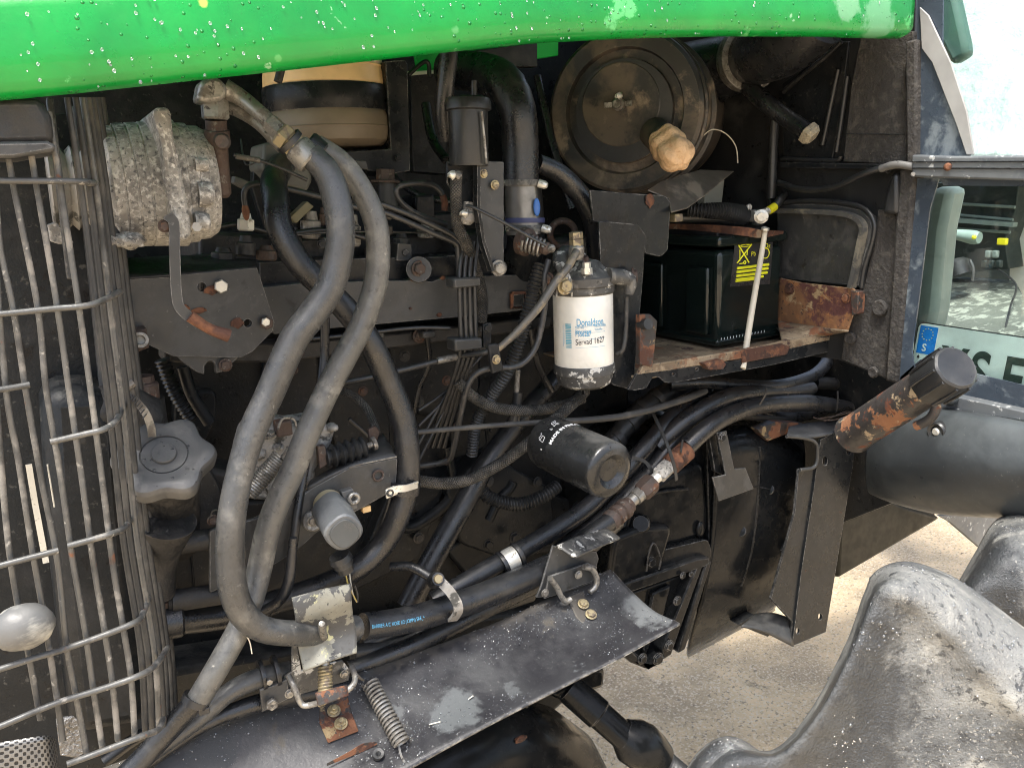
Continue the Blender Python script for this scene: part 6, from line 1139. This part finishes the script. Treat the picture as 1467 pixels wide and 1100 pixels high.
# ------------------------------------------------------------------ rear tyre: a ring of thick lugs
def tyre():
    # the near lug, sculpted from heights over its outline, plus its neighbours on the carcass
    def lug(rows, th, parent, nm='tread_lug', lab=None):
        def m(p, a, b):
            q = p.copy(); q += Vector((-1, -.5, .4)).normalized() * (.0025 * math.sin(p.x * 90 + p.z * 60) * math.sin(p.z * 110 + p.y * 70)); return q
        return sheet(nm, rows, TYRE, parent, lab, th=th, k=9, cross=9, mod=m)
    r = empty('rear_tyre', P(1400, 1000, .75), None, None); r.parent = T; r.location = WLOC[r] - WLOC[T]; r['label'] = 'big grey wet tyre tread at the lower right'
    D = PD
    lug([[D(985, 1130, .98), D(1040, 1075, .98), D(1110, 1075, .99), D(1165, 1015, 1.0), D(1215, 920, 1.02), D(1240, 850, 1.04), D(1258, 818, 1.06), D(1300, 806, 1.08), D(1360, 825, 1.08), D(1420, 865, 1.06), D(1480, 910, 1.04), D(1600, 990, 1.0)],
         [D(985, 1150, .93), D(1045, 1085, .93), D(1115, 1080, .94), D(1172, 1022, .93), D(1222, 930, .94), D(1248, 862, .95), D(1268, 830, .95), D(1305, 822, .95), D(1370, 850, .95), D(1430, 895, .94), D(1490, 945, .92), D(1610, 1030, .9)],
         [D(1000, 1160, .92), D(1060, 1110, .92), D(1125, 1088, .92), D(1182, 1026, .915), D(1226, 935, .912), D(1252, 874, .91), D(1278, 848, .905), D(1322, 862, .90), D(1378, 912, .895), D(1432, 972, .89), D(1490, 1036, .885), D(1600, 1130, .88)],
         [D(1010, 1200, .95), D(1080, 1170, .95), D(1150, 1150, .94), D(1208, 1090, .935), D(1252, 1010, .93), D(1284, 960, .925), D(1312, 940, .92), D(1352, 972, .915), D(1402, 1024, .91), D(1452, 1076, .905), D(1510, 1124, .90), D(1620, 1190, .89)],
         [D(1010, 1400, .97), D(1080, 1390, .97), D(1150, 1370, .96), D(1215, 1340, .955), D(1270, 1310, .95), D(1305, 1290, .945), D(1335, 1280, .94), D(1375, 1290, .935), D(1420, 1310, .93), D(1465, 1330, .925), D(1520, 1350, .92), D(1640, 1380, .91)]], .004, r)
    lug([[D(1376, 832, 1.2), D(1400, 790, 1.22), D(1420, 755, 1.24), D(1440, 740, 1.25), D(1480, 738, 1.22), D(1600, 760, 1.2)], [D(1385, 845, 1.12), D(1410, 815, 1.12), D(1430, 790, 1.12), D(1455, 775, 1.12), D(1500, 780, 1.1), D(1600, 800, 1.1)], [D(1395, 870, 1.10), D(1425, 860, 1.10), D(1450, 850, 1.09), D(1480, 845, 1.08), D(1520, 850, 1.07), D(1600, 860, 1.06)], [D(1400, 960, 1.15), D(1440, 960, 1.14), D(1470, 960, 1.12), D(1500, 960, 1.12), D(1540, 960, 1.1), D(1600, 960, 1.1)]], .004, r)
    lug([[D(970, 1130, 1.0), D(1000, 1080, 1.0), D(1040, 1056, 1.0), D(1080, 1072, 1.0), D(1120, 1110, 1.0)], [D(980, 1150, .96), D(1005, 1105, .95), D(1042, 1085, .95), D(1080, 1100, .95), D(1110, 1140, .96)], [D(980, 1250, .95), D(1010, 1240, .94), D(1045, 1230, .94), D(1080, 1230, .94), D(1110, 1240, .95)]], .004, r)
    for i, (ob, n) in enumerate([(o, len(o.data.polygons)) for o in list(bpy.data.objects) if o.name.startswith('tread_lug')]):
        wetf = lambda q, rr: mathutils.noise.noise(q * 12) > -.1 + .3 * rr.random() and (depth(q) > .905 or rr.random() < .25)
        beads('water_drop', scatter(ob, 900 if i == 0 else 300, 8 + i, .0008, .0032, wetf), ob)
    tube('tyre_carcass', [PD(1180, 1400, 1.3), PD(1330, 1250, 1.3), PD(1500, 1060, 1.35), PD(1650, 900, 1.4)], 1, TYRE, r, rw=.10, n=40)
tyre()
